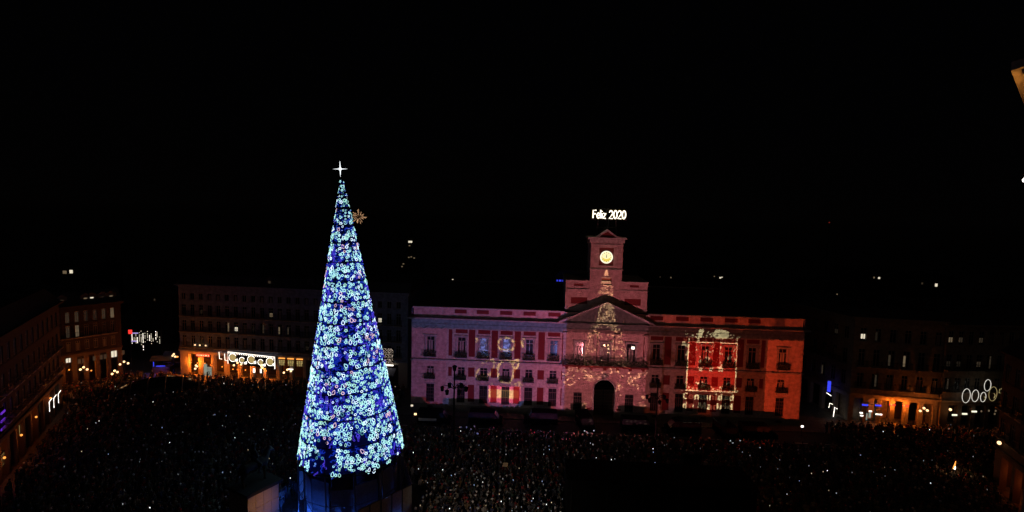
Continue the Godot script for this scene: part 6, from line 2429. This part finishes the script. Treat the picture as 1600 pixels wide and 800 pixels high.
func make_crowd() -> void:
	var looks := [
		[0, Color(0.035, 0.037, 0.045), Color(0.02, 0.022, 0.03), Color(0.02, 0.014, 0.01), Color(0, 0, 0, 0), "dark grey coat with hanging arms"],
		[1, Color(0.05, 0.05, 0.055), Color(0.025, 0.03, 0.05), Color(0.03, 0.02, 0.012), Color(0, 0, 0, 0), "grey jacket with one arm raised"],
		[4, Color(0.16, 0.012, 0.015), Color(0.02, 0.02, 0.022), Color(0.015, 0.01, 0.008), Color(0, 0, 0, 0), "deep red coat, hands in pockets"],
		[0, Color(0.15, 0.14, 0.12), Color(0.03, 0.03, 0.035), Color(0.10, 0.06, 0.03), Color(0, 0, 0, 0), "light beige coat with hanging arms"],
		[3, Color(0.02, 0.025, 0.06), Color(0.02, 0.02, 0.03), Color(0.05, 0.03, 0.015), Color(0, 0, 0, 0), "navy jacket holding both hands up"],
		[2, Color(0.03, 0.05, 0.035), Color(0.03, 0.028, 0.025), Color(0.02, 0.015, 0.01), Color(0, 0, 0, 0), "dark green coat with both arms raised"],
		[4, Color(0.02, 0.02, 0.022), Color(0.015, 0.015, 0.018), Color(0.02, 0.015, 0.01), Color(0.45, 0.44, 0.42), "black coat and a pale bobble hat"],
		[0, Color(0.09, 0.055, 0.03), Color(0.02, 0.02, 0.03), Color(0.02, 0.015, 0.01), Color(0.20, 0.02, 0.02), "brown coat and a red bobble hat"]]
	var meshes := []
	for l in looks:
		meshes.append(person_mesh(l[0], l[1], l[2], l[3], l[4]))
	var skin := mat("clothes_and_skin", 1, 1, 1, 0.85)
	skin.vertex_color_use_as_albedo = true
	var r := RandomNumberGenerator.new()
	r.seed = 31
	var spots := []
	var z := -48.5
	while z > -93.0:
		var x := -78.0
		while x < 90.0:
			var px := x + r.randf_range(-0.22, 0.22)
			var pz := z + r.randf_range(-0.22, 0.22)
			var dens := 0.93
			if pz < -78.0:
				dens = 0.55
			if px < -45.0 and pz < -70.0:
				dens = 0.6
			if r.randf() < dens and not blocked(px, pz):
				spots.append(Vector2(px, pz))
			x += 0.66
		z -= 0.66
	# the nearest that the camera sees are people of their own
	var seen := []
	var rest := []
	for s in spots:
		var d: float = -s.y * 0.997 + 30.5 * 0.079
		var down: float = (CAM_H - 1.2) * 0.997 + s.y * 0.079
		if absf(s.x) / d < 0.99 and down / d < 0.515:
			seen.append(s)
		else:
			rest.append(s)
	seen.sort_custom(func(a, b): return Vector3(a.x, CAM_H - 1, a.y).length_squared() < Vector3(b.x, CAM_H - 1, b.y).length_squared())
	rest.append_array(seen.slice(300))
	var proto := {}
	var phones := []
	var hold := func(k: int, T: Transform3D) -> void:   # where a raised hand is
		if k == 1 or k == 5:
			phones.append(T * spot_at(0.22, 1.86, -0.33, 0.0))
		elif k == 4:
			phones.append(T * spot_at(0.0, 1.50, -0.38, 0.0))
	for i in mini(300, seen.size()):
		var k := [0, 1, 2, 3, 4, 5, 6, 7, 0, 4, 6, 3][r.randi() % 12] as int
		var sc := r.randf_range(0.93, 1.06)
		var T := Transform3D(Basis(Vector3.UP, r.randfn(0.0, 0.35) - 0.2 * signf(seen[i].x)).scaled(Vector3.ONE * sc), Vector3(seen[i].x, 0, seen[i].y))
		var label := "person in %s, %s" % [looks[k][5], zone(seen[i].x)]
		var group := "people in the nearest part of the crowd"
		var o := put("person", self, meshes[k], skin, T)
		tag(o, label, "person", group)
		if r.randf() < 0.55:
			hold.call(k, T)
	# the thousands beyond them
	var crowd := thing("crowd", "thousands of people packed across the dark square, beyond the nearest ones", "crowd")
	tag(crowd, "", "", "", "stuff")
	var by := []
	for k in 8:
		by.append([])
	for s in rest:
		var k := [0, 0, 1, 2, 3, 3, 4, 5, 6, 7, 0, 4][r.randi() % 12] as int
		var T := Transform3D(Basis(Vector3.UP, r.randfn(0.0, 0.5)).scaled(Vector3.ONE * r.randf_range(0.9, 1.08)), Vector3(s.x, 0, s.y))
		by[k].append(T)
		var chance := 0.15
		if s.x > -14.0 and s.x < 40.0:
			chance = 0.30
		if r.randf() < chance * 0.55 and absf(s.x) < -s.y * 1.0:
			hold.call(k, T)
	for k in 8:
		var mm := MultiMesh.new()
		mm.transform_format = MultiMesh.TRANSFORM_3D
		mm.use_colors = true
		mm.mesh = meshes[k]
		mm.instance_count = by[k].size()
		for i in by[k].size():
			mm.set_instance_transform(i, by[k][i])
			var v := r.randf_range(0.5, 1.5)
			mm.set_instance_color(i, Color(v * r.randf_range(0.9, 1.1), v, v * r.randf_range(0.9, 1.15)))
		var o := MultiMeshInstance3D.new()
		o.multimesh = mm
		o.material_override = skin
		o.name = "people"
		crowd.add_child(o, true)
		tag(o, "", "", "", "stuff")
	# phones with lit screens in their hands: the screen looks back at the camera
	var ph := mb()
	bx(ph, 0, 0, 0, 0.085, 0.16, 0.012)
	var body := ph.commit()
	ph = mb()
	bx(ph, 0, 0, 0.009, 0.076, 0.145, 0.004)
	var screen := ph.commit()
	var tints := ["phone_screen", "phone_screen", "phone_blue", "phone_warm", "phone_bright", "phone_dim", "phone_dim"]
	glow("phone_blue", 0.45, 0.6, 1.0, 0.7)
	glow("phone_warm", 1.0, 0.78, 0.5, 0.6)
	glow("phone_bright", 0.95, 1.0, 1.0, 1.7)
	glow("phone_dim", 0.8, 0.9, 1.0, 0.18)
	for i in phones.size():
		if i >= 290:
			break
		var k: int = i * 7919 % phones.size()
		var o := thing("lit_phone", "small lit phone screen held up among the people in the dark crowd", "phone", phones[k], "phones held up in the crowd")
		put("case", o, body, M.black_cloth)
		put("screen", o, screen, M[tints[r.randi() % tints.size()]])
	var cd := thing("cardboard_sign", "blank tan cardboard sign held up in the crowd right of the tree", "sign", Transform3D(Basis(Vector3.UP, 0.2) * Basis(Vector3.BACK, -0.12), Vector3(-0.2, 2.15, -59.2)))
	ph = mb()
	bx(ph, 0, 0, 0, 0.62, 0.5, 0.015)
	obj("sheet", cd, ph, M.card)
	ph = mb()
	tube(ph, [Vector3(0, -0.6, -0.02), Vector3(0, 0.1, -0.02)], 0.014)
	obj("stick", cd, ph, M.wood_door)

func _ready() -> void:
	rng.seed = 5
	make_camera_and_light()
	make_materials()
	make_ground()
	make_town_hall()
	make_sign()
	make_booth()
	make_projectors()
	make_houses()
	make_near_cornice()
	make_far_houses()
	make_tree()
	make_hoarding()
	make_statue()
	make_lamp_posts()
	make_street_lights()
	make_vehicles()
	make_crowd()
